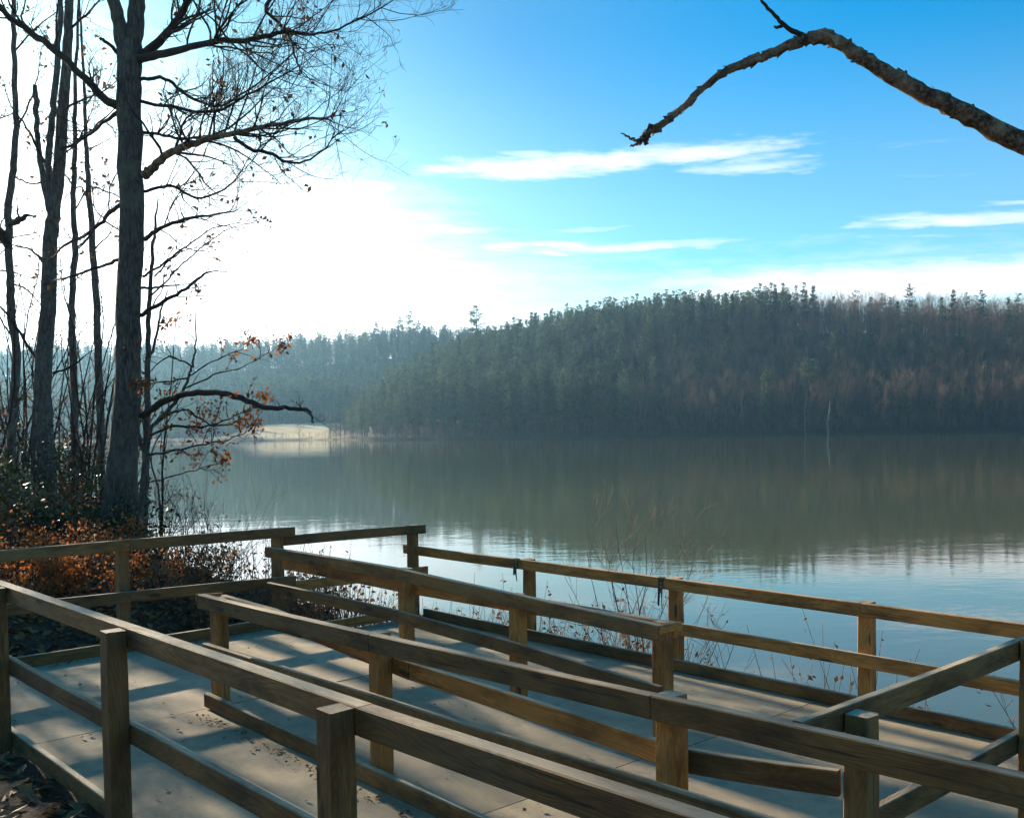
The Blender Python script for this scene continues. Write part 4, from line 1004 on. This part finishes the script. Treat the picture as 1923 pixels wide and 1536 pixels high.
protos = bpy.data.collections.new('wood_prototypes')
pobj = []
for k, (a, b) in enumerate([*pines, *bares]):
    bm = bmesh.new(); bm.from_mesh(a); n0 = len(bm.faces); bm.from_mesh(b)
    bm.faces.ensure_lookup_table()
    for f in bm.faces[n0:]: f.material_index = 1
    me = bpy.data.meshes.new('wood_%02d' % k); bm.to_mesh(me); bm.free()
    me.materials.append(a.materials[0]); me.materials.append(b.materials[0])
    o = bpy.data.objects.new('wood_%02d' % k, me); protos.objects.link(o); pobj.append(o)
def scatter(name, label, rows, cat):
    me = bpy.data.meshes.new(name); me.from_pydata([(r[0], r[1], r[2]) for r in rows], [], [])
    for nm, typ, col in (('idx', 'INT', 3), ('scl', 'FLOAT', 4), ('rot', 'FLOAT', 5)):
        at_ = me.attributes.new(nm, typ, 'POINT'); at_.data.foreach_set('value', [r[col] for r in rows])
    o = bpy.data.objects.new(name, me); COL.objects.link(o); tag(o, label, cat, kind='stuff')
    ng = bpy.data.node_groups.new(name, 'GeometryNodeTree')
    ng.interface.new_socket('Geometry', in_out='INPUT', socket_type='NodeSocketGeometry'); ng.interface.new_socket('Geometry', in_out='OUTPUT', socket_type='NodeSocketGeometry')
    nn = ng.nodes; gi = nn.new('NodeGroupInput'); go_ = nn.new('NodeGroupOutput')
    ci = nn.new('GeometryNodeCollectionInfo'); ci.inputs[0].default_value = protos; ci.inputs[1].default_value = True; ci.inputs[2].default_value = True
    iop = nn.new('GeometryNodeInstanceOnPoints'); iop.inputs['Pick Instance'].default_value = True
    def attr(nm, typ):
        a = nn.new('GeometryNodeInputNamedAttribute'); a.data_type = typ; a.inputs[0].default_value = nm; return a.outputs[0]
    L = ng.links.new
    cx_ = nn.new('ShaderNodeCombineXYZ'); L(attr('rot', 'FLOAT'), cx_.inputs[2])
    e2r = nn.new('FunctionNodeEulerToRotation'); L(cx_.outputs[0], e2r.inputs[0])
    cs = nn.new('ShaderNodeCombineXYZ'); sc = attr('scl', 'FLOAT')
    mw = nn.new('ShaderNodeMath'); mw.operation = 'MULTIPLY'; mw.inputs[1].default_value = .72; L(sc, mw.inputs[0])
    L(mw.outputs[0], cs.inputs[0]); L(mw.outputs[0], cs.inputs[1]); L(sc, cs.inputs[2])
    L(gi.outputs[0], iop.inputs['Points']); L(ci.outputs[0], iop.inputs['Instance']); L(attr('idx', 'INT'), iop.inputs['Instance Index'])
    L(e2r.outputs[0], iop.inputs['Rotation']); L(cs.outputs[0], iop.inputs['Scale']); L(iop.outputs[0], go_.inputs[0])
    md = o.modifiers.new('wood', 'NODES'); md.node_group = ng
    return o
rows = []
for r in rec:
    if id(r) in own: continue
    i = rng.randrange(5) if r[0] == 'pine' else 5 + rng.randrange(4)
    rows.append((r[1], r[2], gz(r[1], r[2]), i, r[4], r[6]))
scatter('far_wood', 'mixed pine and hardwood forest covering the hills beyond the lake', rows, 'forest')
# low brush at the far waterline
rows = []
for k in range(900):
    x = rng.uniform(-60, 260); y = float(np.interp(x, FS_X, FS_Y)) + rng.uniform(.4, 7)
    if abs(x / y) > .62: continue
    rows.append((x, y, gz(x, y), 5 + rng.randrange(4), rng.uniform(.12, .34), rng.uniform(0, 6)))
for k in range(160):
    x = rng.uniform(-140, -56); y = float(np.interp(x, FS_X, FS_Y)) + rng.uniform(.4, 3); rows.append((x, y, gz(x, y), 5 + rng.randrange(4), rng.uniform(.05, .14), rng.uniform(0, 6)))
scatter('shore_brush', 'low leafless brush along the far waterline', rows, 'brush')
# pale dead trunks at the far waterline
for lbl, px, bot, topy, Y, dm in (('tall thin pale dead trunk leaning over the far waterline', 1513, 824, 700, 279, .22), ('short white dead trunk standing at the far waterline', 1556, 832, 752, 276, .55)):
    b = at(px, bot, Y); g = 0 + gz(b.x, Y); root = empty('dead_trunk', (b.x, b.y, -.2)); tag(root, lbl, 'dead tree')
    t = at(px - 6 if dm < .5 else px + 3, topy, Y); P, Rr = smooth_path([(b.x, b.y, -.8), (b.x - .3, b.y, t.z * .35), (b.x + .25, b.y, t.z * .7), t], [dm * .5, dm * .48, dm * .36, dm * .12], 4, rng, .06)
    mb = MB(); mb.tube(P, Rr, 7, rng=rng, lump=.1); mb.build('trunk', M['snag'], root)
    mb = MB()
    for k in range(5): q = P[rng.randrange(3, len(P))]; mb.tube([q, q + Vector((rng.uniform(-1.4, 1.4), 0, rng.uniform(.1, .8)))], [.1, .03], 4)
    mb.build('broken_branches', M['snag'], root)
# the few slim trees in front of the tan field
for px, h in ((563, .5), (620, .62), (478, .55), (640, .7)):
    q = at(px, 820, 331); place('bare', rng.randrange(4), q.x, q.y, (h, h, h), rng.uniform(0, 6), 'small bare tree at the edge of the tan field', 'small trees by the tan field')

# ------------------------------------------------------------------ haze
hz = MB(); x0, x1, y0, y1, z0, z1 = -1310, 1310, -310, 1310, -3.5, 76
c8 = [Vector((x, y, z)) for z in (z0, z1) for y in (y0, y1) for x in (x0, x1)]
hz.v = c8; hz.f = [(0, 2, 3, 1), (4, 5, 7, 6), (0, 1, 5, 4), (2, 6, 7, 3), (0, 4, 6, 2), (1, 3, 7, 5)]; hz.mi = [0] * 6
hm = bpy.data.materials.new('haze_air'); hm.use_nodes = True; n = NT(hm.node_tree)
pv = n.n('ShaderNodeVolumePrincipled', {'Color': (.36, .70, 1.0, 1), 'Density': .00023, 'Anisotropy': .62})
n.n('ShaderNodeOutputMaterial', {'Volume': pv.outputs[0]})
ho = hz.build('haze', hm, smooth=False); tag(ho, 'thin bluish morning haze over the lake', 'haze', kind='stuff')
